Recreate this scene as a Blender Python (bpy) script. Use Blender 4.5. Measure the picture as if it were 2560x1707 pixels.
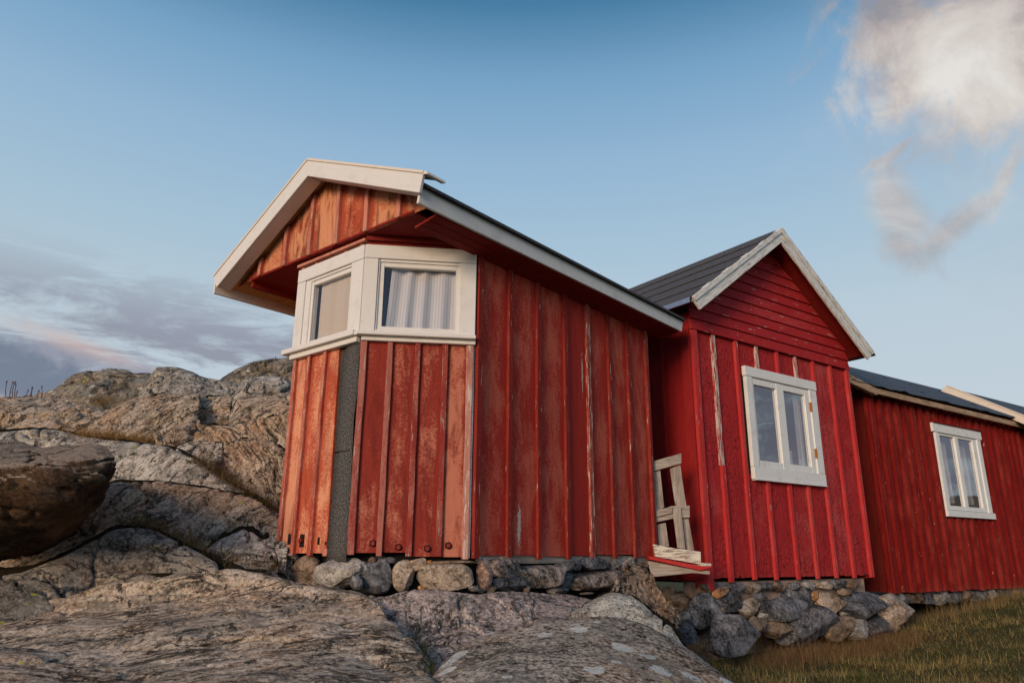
import bpy, bmesh, math, random
import numpy as np
from mathutils import Vector, Matrix, noise as mn

for o in list(bpy.data.objects): bpy.data.objects.remove(o)
S = bpy.context.scene
COL = S.collection
R = math.radians
Z0 = 1.0                      # eye height above the low ground; all heights below are relative to the eye

# ------------------------------------------------------------------ camera
cam = bpy.data.objects.new('camera', bpy.data.cameras.new('camera')); COL.objects.link(cam)
F_PX = 1810.7
cam.data.sensor_width = 36; cam.data.lens = F_PX / 2560 * 36
cam.data.clip_end = 2000; cam.data.clip_start = 0.05
PITCH, ROLL = R(16.36), R(0.36)
cp, sp, cr, sr = math.cos(PITCH), math.sin(PITCH), math.cos(ROLL), math.sin(ROLL)
FWD = Vector((0, cp, sp)); _r = Vector((1, 0, 0)); _u = Vector((0, -sp, cp))
RGT = cr * _r + sr * _u; UPV = -sr * _r + cr * _u
m = Matrix((RGT, UPV, -FWD)).transposed().to_4x4(); m.translation = (0, 0, Z0)
cam.matrix_world = m
S.camera = cam

# ------------------------------------------------------------------ world and sun
SUN_AZ, SUN_EL = R(209), R(14)            # compass style: clockwise from +y
W = bpy.data.worlds.new('World'); S.world = W; W.use_nodes = True

class G:
    """tiny node-graph helper"""
    def __init__(s, tree): s.t = tree; s.n = tree.nodes; s.l = tree.links
    def new(s, typ, ins=None, **kw):
        nd = s.n.new(typ)
        for k, v in kw.items(): setattr(nd, k, v)
        for k, v in (ins or {}).items(): s.put(nd.inputs[k], v)
        return nd
    def put(s, sock, v):
        if isinstance(v, bpy.types.NodeSocket): s.l.new(v, sock)
        elif isinstance(v, (tuple, list)) and len(v) == 3 and sock.type == 'RGBA': sock.default_value = (*v, 1)
        else: sock.default_value = v
    def math(s, op, a, b=0.0, c=0.0, clamp=False):
        nd = s.new('ShaderNodeMath', {0: a, 1: b, 2: c}, operation=op, use_clamp=clamp); return nd.outputs[0]
    def vmath(s, op, a, b=(0, 0, 0), out=0):
        nd = s.new('ShaderNodeVectorMath', {0: a, 1: b}, operation=op); return nd.outputs[out]
    def scale(s, v, sc): return s.vmath('MULTIPLY', v, sc)
    def noise(s, vec, scale=5, detail=4, rough=.55, dist=0.0, color=False, typ='FBM'):
        nd = s.new('ShaderNodeTexNoise', {'Vector': vec, 'Scale': scale, 'Detail': detail, 'Roughness': rough, 'Distortion': dist})
        return nd.outputs['Color' if color else 'Fac']
    def voro(s, vec, scale=5, feature='F1', out='Distance', rnd=1.0):
        nd = s.new('ShaderNodeTexVoronoi', {'Vector': vec, 'Scale': scale, 'Randomness': rnd}, feature=feature); return nd.outputs[out]
    def ramp(s, f, stops, interp='LINEAR'):
        nd = s.new('ShaderNodeValToRGB', {0: f}); e = nd.color_ramp; e.interpolation = interp
        while len(e.elements) < len(stops): e.elements.new(.5)
        for el, (p, c) in zip(e.elements, stops):
            el.position = p; el.color = (*c, 1) if isinstance(c, (tuple, list)) else (c, c, c, 1)
        return nd.outputs[0]
    def step(s, f, a, b): # smooth 0..1 between a and b
        nd = s.new('ShaderNodeMapRange', {0: f, 1: a, 2: b, 3: 0.0, 4: 1.0}, interpolation_type='SMOOTHSTEP'); return nd.outputs[0]
    def mix(s, f, a, b, mode='MIX'):
        nd = s.new('ShaderNodeMix', None, data_type='RGBA', blend_type=mode)
        s.put(nd.inputs[0], f); s.put(nd.inputs[6], a); s.put(nd.inputs[7], b); return nd.outputs[2]

def dirv(px, py):
    v = RGT * (px - 1280) / F_PX - UPV * (py - 853.5) / F_PX + FWD
    return v.normalized()

g = G(W.node_tree); g.n.clear()
tc = g.new('ShaderNodeTexCoord').outputs['Generated']
sky = g.new('ShaderNodeTexSky', sky_type='NISHITA', sun_disc=False, sun_elevation=R(14), sun_rotation=SUN_AZ,
            altitude=0, air_density=1.0, dust_density=0.6, ozone_density=2.5).outputs[0]
sep = g.new('ShaderNodeSeparateXYZ', {0: tc}); zz = sep.outputs[2]
# base sky: clear blue above, pale towards the horizon; on the sun's side the physical sky takes over
grad = g.ramp(zz, [(0.0, (.30, .34, .36)), (.16, (.31, .35, .38)), (.30, (.285, .345, .385)), (.40, (.225, .315, .385)), (.50, (.175, .275, .38)), (.59, (.108, .215, .33)), (.66, (.036, .118, .21)), (1, (.016, .07, .15))])
grad = g.scale(grad, (10, 10, 10))
sv_ = (math.sin(SUN_AZ), math.cos(SUN_AZ), .05)
back = g.step(g.vmath('DOT_PRODUCT', tc, sv_, 1), -.25, .55)
base = g.mix(g.math('SUBTRACT', .93, g.math('MULTIPLY', back, .80)), sky, grad)
def frame_coords(px, py, rot):
    """coordinates on the sky around a fixed direction"""
    c = dirv(px, py); rt = c.cross(Vector((0, 0, 1))).normalized(); up = rt.cross(c)
    a = math.radians(rot); r2 = rt * math.cos(a) + up * math.sin(a); u2 = -rt * math.sin(a) + up * math.cos(a)
    den = g.math('MAXIMUM', g.vmath('DOT_PRODUCT', tc, tuple(c), 1), .05)
    x = g.math('DIVIDE', g.vmath('DOT_PRODUCT', tc, tuple(r2), 1), den)
    y = g.math('DIVIDE', g.vmath('DOT_PRODUCT', tc, tuple(u2), 1), den)
    return x, y
def blob(px, py, rot, rx, ry, soft=.9):
    x, y = frame_coords(px, py, rot)
    d = g.math('SQRT', g.math('ADD', g.math('POWER', g.math('DIVIDE', x, rx), 2.0), g.math('POWER', g.math('DIVIDE', y, ry), 2.0)))
    return g.math('SUBTRACT', 1.0, d)
def mx(*a):
    r = a[0]
    for b in a[1:]: r = g.math('MAXIMUM', r, b)
    return r
# evening cumulus, upper right
warp = g.noise(tc, 5.0, 6, .6, .4)
wisp = g.noise(g.vmath('ADD', tc, (3.1, 1.2, .4)), 16.0, 8, .66, .7)
edge = g.math('ADD', g.math('MULTIPLY', g.math('SUBTRACT', warp, .5), .8), g.math('MULTIPLY', g.math('SUBTRACT', wisp, .5), 1.1))
fw = g.math('ADD', g.math('MULTIPLY', g.math('SUBTRACT', warp, .5), .9), g.math('MULTIPLY', g.math('SUBTRACT', wisp, .5), 1.5))
puff = mx(blob(2400, 140, -15, .135, .10), blob(2600, 0, -10, .24, .17), blob(2530, 200, 10, .11, .075), blob(2250, 60, 40, .09, .07))
puff = g.step(g.math('ADD', puff, fw), -.16, .62)
tail = mx(blob(2248, 520, -74, .082, .034), blob(2395, 560, 28, .080, .022), blob(2515, 440, 60, .070, .014), blob(2235, 385, 33, .045, .010), blob(2195, 405, 20, .030, .007), blob(2255, 615, -70, .040, .030))
tail = g.math('MULTIPLY', g.step(g.math('ADD', tail, fw), -.25, .85), .72)
veil = g.math('MULTIPLY', g.step(g.math('ADD', blob(2440, 300, -50, .26, .18), edge), -.1, 1.1), .22)
cm = mx(puff, tail, veil)
shade = g.noise(g.vmath('ADD', tc, (.3, .2, .9)), 7.0, 7, .62, .5)
lit = g.math('ADD', shade, g.math('MULTIPLY', mx(blob(2370, 190, -30, .13, .10), 0.0), .22))
ccol = g.ramp(lit, [(.36, (.19, .165, .165)), (.52, (.31, .255, .225)), (.62, (.41, .355, .31)), (.78, (.50, .465, .42))])
base = g.mix(g.math('MULTIPLY', cm, .84), base, g.scale(ccol, (10, 10, 10)))
# long flat evening cloud banks low in the sky on the left
q = g.new('ShaderNodeMapping', {'Vector': tc, 'Rotation': (0, R(14), 0), 'Scale': (1.5, 1.5, 6.5)}).outputs[0]
st = g.noise(q, 3.2, 8, .62, .5)
low = g.math('MULTIPLY', g.step(zz, .37, .25), g.step(zz, -.03, .06))
az = mx(g.step(sep.outputs[0], .05, -.30), g.step(sep.outputs[0], .70, .88))
stm = g.math('MULTIPLY', g.math('MULTIPLY', g.step(st, .38, .54), low), g.math('MULTIPLY', az, .88))
base = g.mix(stm, base, (1.55, 1.62, 2.05))
pk = g.math('MULTIPLY', g.step(g.math('ADD', blob(210, 868, -13, .125, .016), g.math('MULTIPLY', edge, 1.1)), -.1, 1.2), .8)
base = g.mix(pk, base, (3.3, 2.55, 2.4))
bank = g.step(g.math('ADD', blob(30, 925, -12, .11, .040), g.math('MULTIPLY', edge, 1.5)), -.05, .5)
base = g.mix(g.math('MULTIPLY', bank, .72), base, (.80, 1.05, 1.5))
bg = g.new('ShaderNodeBackground', {'Color': base, 'Strength': .10})
g.l.new(bg.outputs[0], g.new('ShaderNodeOutputWorld').inputs[0])

sun = bpy.data.objects.new('sun', bpy.data.lights.new('sun', 'SUN')); COL.objects.link(sun)
sun.data.energy = 1.5; sun.data.angle = R(20); sun.data.color = (1.0, .72, .50)
sd = Vector((math.sin(SUN_AZ) * math.cos(SUN_EL), math.cos(SUN_AZ) * math.cos(SUN_EL), math.sin(SUN_EL)))
sun.rotation_euler = sd.to_track_quat('Z', 'Y').to_euler()
sun.location = (-8, -8, 12)

S.view_settings.view_transform = 'Standard'; S.view_settings.look = 'None'
S.view_settings.exposure = 0.8; S.view_settings.gamma = 1.0; S.view_settings.use_curve_mapping = False
S.render.engine = 'CYCLES'; S.cycles.use_denoising = True
S.cycles.max_bounces = 6; S.cycles.diffuse_bounces = 3; S.cycles.transparent_max_bounces = 12

# ------------------------------------------------------------------ materials
def new_mat(name):
    mt = bpy.data.materials.new(name); mt.use_nodes = True; g = G(mt.node_tree); g.n.clear(); return mt, g
def finish(g, col, rough, height=None, strength=.5, dist=.01, spec=.4, metallic=0.0):
    p = g.new('ShaderNodeBsdfPrincipled', {'Base Color': col, 'Roughness': rough, 'Metallic': metallic, 'Specular IOR Level': spec})
    if height is not None:
        b = g.new('ShaderNodeBump', {'Strength': strength, 'Distance': dist, 'Height': height}); g.l.new(b.outputs[0], p.inputs['Normal'])
    g.l.new(p.outputs[0], g.new('ShaderNodeOutputMaterial').inputs[0])
def uvr(g, jitter=True):
    """metric uv plus an offset of its own for every object"""
    uv = g.new('ShaderNodeUVMap', uv_map='UVMap').outputs[0]
    if not jitter: return uv, None
    r = g.new('ShaderNodeObjectInfo').outputs['Random']
    off = g.new('ShaderNodeCombineXYZ', {0: g.math('MULTIPLY', r, 37.0), 1: g.math('MULTIPLY', r, 91.0), 2: 0.0}).outputs[0]
    return g.vmath('ADD', uv, off), r

def red_paint(name, base, fade, fade_lo, fade_hi, amt=.8, dark=.55, grime=.3, peel=0.0, bare=(.42, .34, .29), flaky=0.0, rough=.75, local=None, spots=0.0, streak=1.0, sx=3.2, edge=0.0, splash=None):
    mt, g = new_mat(name)
    v, r = uvr(g); uv0, _ = uvr(g, False)
    big = g.noise(g.scale(v, (sx, 1.3, 1)), 1.6, 7, .68, .25)
    mid = g.noise(g.scale(v, (9.0, 1.6, 1)), 2.0, 5, .6, .3)
    fine = g.noise(v, 48, 5, .78)
    gran = g.noise(v, 110, 3, .7)
    f = g.math('ADD', g.math('ADD', g.math('MULTIPLY', big, .60), g.math('MULTIPLY', mid, .16 * streak)), g.math('MULTIPLY', fine, .40))
    f = g.math('ADD', f, g.math('MULTIPLY', g.math('SUBTRACT', r, .5), .16))
    if edge:
        gx = g.new('ShaderNodeSeparateXYZ', {0: g.new('ShaderNodeTexCoord').outputs['Generated']}).outputs[0]
        ed = g.math('MINIMUM', gx, g.math('SUBTRACT', 1.0, gx)); f = g.math('SUBTRACT', f, g.math('MULTIPLY', g.step(ed, .30, .02), edge))
    fm = g.math('MULTIPLY', g.step(f, fade_lo, fade_hi), amt)
    col = g.mix(fm, base, fade)
    # dirt and darker pigment
    d = g.noise(g.scale(v, (6, 1.0, 1)), 2.4, 6, .65, .8)
    col = g.mix(g.math('MULTIPLY', g.step(d, .46, .68), grime), col, tuple(c * dark for c in base))
    col = g.mix(g.math('MULTIPLY', g.step(gran, .52, .66), .30), col, tuple(min(1, c * 1.7 + .05) for c in base))
    if spots:
        sv = g.voro(g.vmath('ADD', v, g.scale(g.noise(v, 20, 2, color=True), (.02, .02, 0))), 16)
        sm = g.math('MULTIPLY', g.step(sv, .16, .05), g.step(g.noise(v, 5, 3), .50, .60))
        sn = g.math('MULTIPLY', g.step(g.noise(v, 34, 5, .75), .60, .70), g.step(g.noise(g.scale(v, (2, .8, 1)), 3, 4), .50, .62))
        col = g.mix(g.math('MULTIPLY', g.math('MAXIMUM', sm, sn), spots), col, (.06, .012, .01))
    if splash is not None:   # dried splashes and dirt above the foot of the wall
        uy = g.new('ShaderNodeSeparateXYZ', {0: uv0}).outputs[1]
        k = g.math('SUBTRACT', g.math('ADD', g.math('MULTIPLY', g.noise(g.scale(v, (2.5, .8, 1)), 7, 6, .7), .55), splash), uy)
        col = g.mix(g.math('MULTIPLY', g.math('MULTIPLY', g.step(k, .0, .34), g.step(fine, .40, .58)), .55), col, (.20, .115, .085))
    # small nail heads and knocks
    nl = g.math('MULTIPLY', g.step(g.voro(g.scale(v, (1, 1, 1)), 9), .050, .035), .8)
    col = g.mix(nl, col, (.035, .012, .01))
    h = g.math('MULTIPLY', fine, .25)
    if flaky:
        wv = g.vmath('ADD', v, g.scale(g.noise(v, 14, 3, color=True), (.05, .05, 0)))
        c1 = g.voro(wv, 15, 'DISTANCE_TO_EDGE')
        gate = g.step(g.noise(g.scale(v, (1.3, .8, 1)), 3.0, 4), .38, .56)
        crack = g.math('MULTIPLY', g.math('MULTIPLY', g.step(c1, .045, .0), gate), g.step(g.noise(v, 17, 3), .46, .56))
        curl = g.math('MULTIPLY', g.step(c1, .0, .20), gate)
        h = g.math('ADD', h, g.math('ADD', g.math('MULTIPLY', curl, -.9 * flaky), g.math('MULTIPLY', g.noise(g.scale(v, (2.2, .6, 1)), 22, 4, .6), .8 * flaky)))
        h = g.math('SUBTRACT', h, g.math('MULTIPLY', crack, 1.2))
        col = g.mix(g.math('MULTIPLY', crack, .75), col, tuple(c * .22 for c in base))
    pm = None
    if peel:
        pn = g.noise(g.scale(v, (26, 2.2, 1)), 2.2, 7, .68, .3)
        pm = g.step(pn, .66 - .30 * peel, .69 - .30 * peel)
    if local:   # flakes lost at given spots of this wall: (u, v, ru, rv, threshold)
        for (lu, lv, lru, lrv, th) in local:
            dd = g.vmath('MULTIPLY', g.vmath('SUBTRACT', uv0, (lu, lv, 0)), (1 / lru, 1 / lrv, 0))
            dl = g.vmath('LENGTH', dd, out=1)
            k = g.math('SUBTRACT', g.math('ADD', g.math('MULTIPLY', g.noise(g.scale(uv0, (2.0, .7, 1)), 38, 6, .7), 1.0), .35), g.math('MULTIPLY', dl, .45))
            k = g.step(k, th, th + .03)
            pm = k if pm is None else g.math('MAXIMUM', pm, k)
    if pm is not None:
        wood = g.mix(g.noise(g.scale(v, (60, 3, 1)), 3, 4), bare, tuple(c * 1.75 for c in bare))
        col = g.mix(pm, col, wood)
        h = g.math('SUBTRACT', h, g.math('MULTIPLY', pm, .5))
    finish(g, col, max(rough, .75), h, .7, .006, .10)
    return mt

def white_paint(name, base=(.67, .66, .635), grain=.5, dirt=.25, crack=0.0, bare=(.36, .31, .25), rough=.55, horiz=False):
    mt, g = new_mat(name); v, r = uvr(g)
    st = (3, 40, 1) if horiz else (40, 3, 1)
    gr = g.noise(g.scale(v, st), 1.6, 6, .6, .4)
    dn = g.noise(v, 6, 6, .65)
    sp = g.noise(v, 120, 3, .6)
    col = g.mix(g.math('MULTIPLY', g.step(gr, .48, .72), grain * .45), base, tuple(c * .78 for c in base))
    col = g.mix(g.math('MULTIPLY', g.step(dn, .50, .72), dirt), col, (.40, .36, .31))
    kn = g.voro(g.scale(v, (1, 1, 1)), 5.5)
    col = g.mix(g.math('MULTIPLY', g.step(kn, .055, .03), .45), col, (.33, .25, .19))
    h = g.math('ADD', g.math('MULTIPLY', gr, .8), g.math('MULTIPLY', sp, .15))
    if crack:
        pn = g.noise(g.scale(v, (4, 46, 1) if horiz else (46, 4, 1)), 1.5, 8, .75, .4)
        pm = g.step(pn, .70 - .26 * crack, .73 - .26 * crack)
        col = g.mix(pm, col, bare); h = g.math('SUBTRACT', h, g.math('MULTIPLY', pm, 1.0))
    finish(g, col, rough, h, .35, .004, .35)
    return mt

def wood_mat(name, a, b, sc=(30, 2, 1), rough=.8, horiz=False, crack=.5):
    mt, g = new_mat(name); v, r = uvr(g)
    if horiz: sc = (sc[1], sc[0], 1)
    n = g.noise(g.scale(v, sc), 1.3, 7, .65, .9); n2 = g.noise(v, 5, 5, .6); n3 = g.noise(g.scale(v, (sc[0] * 3, sc[1] * 3, 1)), 2, 4, .7)
    col = g.mix(g.step(n, .32, .68), a, b)
    col = g.mix(g.math('MULTIPLY', g.step(n2, .5, .7), .4), col, tuple(c * .5 for c in a))
    cm_ = g.step(n3, .62, .70)
    col = g.mix(g.math('MULTIPLY', cm_, crack), col, tuple(c * .25 for c in a))
    finish(g, col, rough, g.math('SUBTRACT', n, g.math('MULTIPLY', cm_, .8)), .6, .006, .2)
    return mt

def felt_mat(name, a=(.035, .037, .042), b=(.16, .155, .15)):
    mt, g = new_mat(name); v, r = uvr(g)
    n = g.noise(v, 75, 4, .85); m_ = g.noise(v, 3, 5, .6); w = g.voro(v, 90)
    col = g.mix(g.step(n, .42, .60), a, b); col = g.mix(g.math('MULTIPLY', g.step(m_, .42, .7), .45), col, tuple(c * .55 for c in b))
    col = g.mix(g.math('MULTIPLY', g.step(g.voro(v, 20), .07, .05), .6), col, (.5, .49, .46))
    finish(g, col, .95, g.math('ADD', n, w), .7, .006, .15)
    return mt

def rock_mat(name, tones, band=(0.4, .2, 1.0), bscale=14, lichen=.4, grey_lichen=.4, orange=.2, moss=.2, speck=.5, bstr=.6, dark=.0, rot=(0, 0, 0), top=0, lines=1.0, lw=1.0, bd=.045, pits=.9, gain=1.08):
    """gneiss: tones = (dark, mid, light); the banding follows a fixed strike direction"""
    mt, g = new_mat(name)
    P = g.new('ShaderNodeNewGeometry').outputs['Position']
    ri = g.new('ShaderNodeObjectInfo').outputs['Random']
    P = g.vmath('ADD', P, g.new('ShaderNodeCombineXYZ', {0: g.math('MULTIPLY', ri, 9.0), 1: g.math('MULTIPLY', ri, 5.0), 2: 0.0}).outputs[0])
    wob = g.scale(g.vmath('SUBTRACT', g.noise(P, 1.1, 3, .5, color=True), (.5, .5, .5)), (.55, .55, .55))
    Q = g.vmath('ADD', P, wob)
    Q = g.scale(g.new('ShaderNodeMapping', {'Vector': Q, 'Rotation': rot}).outputs[0], band)
    bn = g.noise(Q, bscale, 8, .70, .35)
    big = g.noise(P, 1.4, 6, .62, .3); med = g.noise(P, 7.0, 7, .68, .3); sp1 = g.noise(P, 46, 5, .8); sp2 = g.voro(P, 150)
    t = g.math('ADD', g.math('MULTIPLY', bn, .5 * bstr + .1), g.math('ADD', g.math('MULTIPLY', big, .35 - .2 * bstr), g.math('MULTIPLY', med, .55 - .3 * bstr)))
    ln = g.noise(Q, bscale * .40, 7, .62, .6); gate_ = g.step(g.noise(g.vmath('ADD', P, (4, 4, 1)), 2.2, 3), .44, .56)
    line_ = g.math('MULTIPLY', g.step(g.math('ABSOLUTE', g.math('SUBTRACT', ln, .5)), .016, .003), gate_)
    tones = [tuple(min(.72, x * gain) for x in c) for c in tones]; c0, c1, c2 = tones
    col = g.ramp(t, [(.415, tuple(x * .25 for x in c0)), (.455, c0), (.505, c1), (.57, c2)])
    col = g.mix(g.math('MULTIPLY', g.step(g.noise(g.vmath('ADD', P, (7, 3, 1)), 1.7, 5, .6), .47, .63), orange), col, (.46, .25, .12))
    col = g.mix(g.math('MULTIPLY', g.step(sp1, .515, .56), speck), col, tuple(x * .28 for x in c0))
    col = g.mix(g.math('MULTIPLY', g.step(sp1, .48, .43), speck * .7), col, tuple(min(.8, x * 1.55) for x in c2))
    # weathered skin: grey crust, small black pits, lichen rosettes
    gl = g.math('MULTIPLY', g.step(g.noise(g.vmath('ADD', P, (2, 9, 4)), 3.2, 8, .74, .2), .50, .62), grey_lichen)
    col = g.mix(gl, col, g.mix(g.step(sp1, .4, .6), (.11, .115, .10), (.30, .30, .27)))
    if lichen:
        lv = g.vmath('ADD', P, g.scale(g.noise(P, 26, 3, color=True), (.045, .045, .045)))
        nd = g.new('ShaderNodeTexVoronoi', {'Vector': lv, 'Scale': 6.5}); size = g.new('ShaderNodeSeparateColor', {0: nd.outputs['Color']})
        thr = g.math('MULTIPLY', g.math('MAXIMUM', g.math('SUBTRACT', size.outputs[0], 1 - .75 * lichen), 0.0), .62)
        ros = g.step(nd.outputs['Distance'], g.math('ADD', thr, .004), thr)
        ros = g.math('MULTIPLY', ros, g.math('GREATER_THAN', thr, .01))
        col = g.mix(g.math('MULTIPLY', ros, .85), col, g.mix(g.step(sp1, .4, .6), (.34 * lw, .35 * lw, .31 * lw), (.56 * lw, .56 * lw, .52 * lw)))
        nd2 = g.new('ShaderNodeTexVoronoi', {'Vector': g.vmath('ADD', lv, (5.3, 2.2, 8.1)), 'Scale': 15.0}); s2 = g.new('ShaderNodeSeparateColor', {0: nd2.outputs['Color']})
        y = g.math('MULTIPLY', g.step(nd2.outputs['Distance'], .24, .16), g.math('GREATER_THAN', s2.outputs[1], 1 - .20 * lichen))
        y = g.math('MULTIPLY', y, g.step(g.noise(P, 2.0, 3), .47, .56))
        col = g.mix(g.math('MULTIPLY', y, .85), col, (.42, .46, .06))
    pit = g.math('MULTIPLY', g.step(g.noise(P, 13, 7, .75), .575, .63), pits)
    pit = g.math('MAXIMUM', pit, g.math('MULTIPLY', line_, pits * lines))
    col = g.mix(pit, col, (.03, .025, .022))
    if moss:
        mm = g.math('MULTIPLY', g.step(g.noise(g.vmath('ADD', P, (1, 1, 6)), 2.6, 7, .7), .56, .66), moss)
        col = g.mix(mm, col, g.mix(sp1, (.07, .075, .02), (.20, .17, .05)))
    if top:   # lit top painted in: paler colour on the faces that point up
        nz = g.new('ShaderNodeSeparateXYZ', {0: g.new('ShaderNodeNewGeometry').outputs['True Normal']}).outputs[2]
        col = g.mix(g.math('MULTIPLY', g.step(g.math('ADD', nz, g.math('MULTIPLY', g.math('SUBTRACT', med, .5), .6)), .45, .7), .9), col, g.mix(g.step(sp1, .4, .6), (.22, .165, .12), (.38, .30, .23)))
    if dark: col = g.mix(dark, col, (.02, .015, .012))
    h = g.math('ADD', g.math('MULTIPLY', bn, .45), g.math('ADD', g.math('MULTIPLY', med, .35), g.math('ADD', g.math('MULTIPLY', sp1, .30), g.math('MULTIPLY', pit, -.45))))
    finish(g, col, .9, h, 1.0, bd, .15)
    return mt

def plain(name, col, rough=.6, metallic=0.0, n=.25, sc=20, spec=.4):
    mt, g = new_mat(name); v = g.new('ShaderNodeTexCoord').outputs['Object']
    a = g.noise(v, sc, 5, .6); c = g.mix(g.math('MULTIPLY', g.step(a, .4, .7), n), col, tuple(x * .45 for x in col))
    finish(g, c, rough, a, .3, .004, spec, metallic); return mt

M = {}
M['a_panel'] = red_paint('weathered_dark_red_board', (.40, .030, .019), (.62, .165, .095), .585, .72, .62, .6, .35, edge=.08, splash=-.22,
    local=[(.52, .20, .035, .24, .60), (1.14, .80, .02, .05, .60), (1.40, 1.55, .018, .30, .62), (1.95, .95, .01, .01, .9)])
M['a_batten'] = red_paint('dark_red_batten_paint', (.24, .024, .017), (.42, .12, .085), .57, .75, .7, .5, .6, peel=.14)
M['a_peel'] = red_paint('peeling_red_batten', (.26, .026, .018), (.46, .16, .12), .50, .70, .7, .5, .5, peel=.36, bare=(.46, .38, .33))
M['c_panel'] = red_paint('sun_faded_red_board', (.235, .030, .020), (.50, .185, .115), .51, .66, .9, .5, .65, spots=.4, sx=2.4, edge=.12)
M['c_batten'] = red_paint('flaking_red_batten', (.25, .034, .025), (.42, .17, .13), .5, .68, .8, .5, .5, peel=.26, bare=(.33, .20, .165))
M['c_peel'] = red_paint('peeled_pale_batten', (.30, .04, .03), (.52, .26, .20), .45, .6, .8, .5, .4, peel=.46, bare=(.44, .31, .26))
M['b_panel'] = red_paint('orange_faded_board', (.42, .08, .040), (.70, .33, .19), .46, .60, .9, .50, .5, spots=.3, sx=2.0, edge=.14)
M['b_batten'] = red_paint('faded_red_batten', (.36, .065, .040), (.58, .27, .19), .46, .64, .8, .5, .5, peel=.26, bare=(.42, .26, .20))
M['gable'] = red_paint('spotted_gable_board', (.36, .065, .030), (.62, .29, .155), .47, .62, .9, .35, .85, spots=1.0, sx=1.7, edge=.16)
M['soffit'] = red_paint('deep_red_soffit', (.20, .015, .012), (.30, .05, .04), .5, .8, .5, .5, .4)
M['h2_panel'] = red_paint('flaky_bright_red_board', (.36, .023, .025), (.50, .10, .09), .54, .72, .6, .5, .5, flaky=.9, rough=.6, streak=.6, sx=2.0, splash=-.42)
M['h2_low'] = M['h2_panel']
M['h2_batten'] = red_paint('bright_red_batten', (.44, .032, .032), (.52, .10, .085), .55, .75, .5, .6, .2, peel=.06, rough=.6)
M['h2_lap'] = red_paint('bright_red_lap_board', (.35, .020, .024), (.46, .06, .06), .52, .75, .5, .5, .3, rough=.6, peel=.10, bare=(.5, .45, .43))
M['h2_peel'] = red_paint('stripped_batten', (.36, .025, .025), (.4, .1, .09), .5, .8, .5, .6, .2, peel=.62, bare=(.40, .33, .29))
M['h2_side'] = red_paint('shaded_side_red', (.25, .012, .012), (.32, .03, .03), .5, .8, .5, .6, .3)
M['h3'] = red_paint('old_red_batten_wall', (.185, .008, .0065), (.28, .038, .026), .54, .75, .7, .30, .6, peel=.03, splash=-.60)
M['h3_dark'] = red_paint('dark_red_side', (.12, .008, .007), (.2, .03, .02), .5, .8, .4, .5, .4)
M['white'] = white_paint('white_painted_wood')
M['white_old'] = white_paint('cracked_white_paint', (.72, .72, .68), .9, .45, crack=.60, bare=(.33, .31, .27), horiz=True)
M['white_h'] = white_paint('white_painted_rail', horiz=True)
M['white_warm'] = white_paint('cream_painted_board', (.70, .62, .52), .5, .2, horiz=True)
M['white_win'] = white_paint('white_window_paint', (.72, .74, .72), .6, .35, crack=.25, bare=(.40, .36, .30))
M['white_win_h'] = white_paint('white_window_rail_paint', (.72, .74, .72), .6, .35, crack=.25, bare=(.40, .36, .30), horiz=True)
M['fascia'] = white_paint('grey_white_fascia', (.68, .66, .62), .9, .35, horiz=True)
M['deck'] = wood_mat('new_roof_deck_wood', (.42, .24, .08), (.62, .40, .16), horiz=True)
M['grey_wood'] = wood_mat('weathered_grey_wood', (.25, .20, .16), (.47, .41, .35))
M['grey_wood_h'] = wood_mat('weathered_grey_wood_rail', (.25, .20, .16), (.47, .41, .35), horiz=True)
M['peel_white'] = white_paint('peeling_white_board', (.70, .65, .55), .6, .3, crack=.72, bare=(.30, .23, .17), horiz=True)
M['dark_wood'] = wood_mat('dark_inner_wood', (.05, .035, .025), (.10, .07, .05))
M['eave_wood'] = wood_mat('raw_eave_wood', (.25, .16, .10), (.50, .36, .24), horiz=True)
M['felt'] = felt_mat('mineral_felt', (.035, .035, .037), (.15, .145, .135))
M['felt2'] = felt_mat('roof_felt', (.030, .032, .038), (.15, .15, .16))
M['felt3'] = felt_mat('blue_grey_roof_felt', (.03, .042, .06), (.14, .18, .22))
M['metal'] = plain('zinc_strip', (.42, .47, .55), .35, .8)
M['bolt'] = plain('painted_bolt', (.22, .015, .012), .5, .2, .5, 60)
M['hole'] = plain('open_hole', (.006, .004, .004), .95, 0, 0)
M['rust'] = plain('rusty_hinge', (.45, .17, .03), .7, .4, .5, 60)
M['mortar'] = plain('crumbling_mortar', (.34, .25, .20), .95, 0, .85, 9)
M['cup'] = plain('white_ceramic', (.75, .75, .73), .3)
M['wax'] = plain('pale_wax', (.75, .66, .5), .5)
def glass_mat(name, ior, add):
    mt, g = new_mat(name)
    lw = g.new('ShaderNodeFresnel', {'IOR': ior}); v = g.new('ShaderNodeTexCoord').outputs['Object']
    n = g.noise(v, 2.5, 2, .5); b = g.new('ShaderNodeBump', {'Strength': .12, 'Distance': .02, 'Height': n})
    gl = g.new('ShaderNodeBsdfGlossy', {'Color': (.95, .97, 1), 'Roughness': .015}); g.l.new(b.outputs[0], gl.inputs['Normal'])
    tr = g.new('ShaderNodeBsdfTransparent', {'Color': (.94, .94, .95)})
    ms = g.new('ShaderNodeMixShader'); g.l.new(g.math('MULTIPLY', g.math('ADD', lw.outputs[0], add), g.math('SUBTRACT', 1.0, g.new('ShaderNodeNewGeometry').outputs['Backfacing'])), ms.inputs[0]); g.l.new(tr.outputs[0], ms.inputs[1]); g.l.new(gl.outputs[0], ms.inputs[2])
    g.l.new(ms.outputs[0], g.new('ShaderNodeOutputMaterial').inputs[0]); return mt
M['glass'] = glass_mat('window_glass', 1.5, .02); M['glass2'] = glass_mat('old_window_glass', 1.8, .22)
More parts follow.
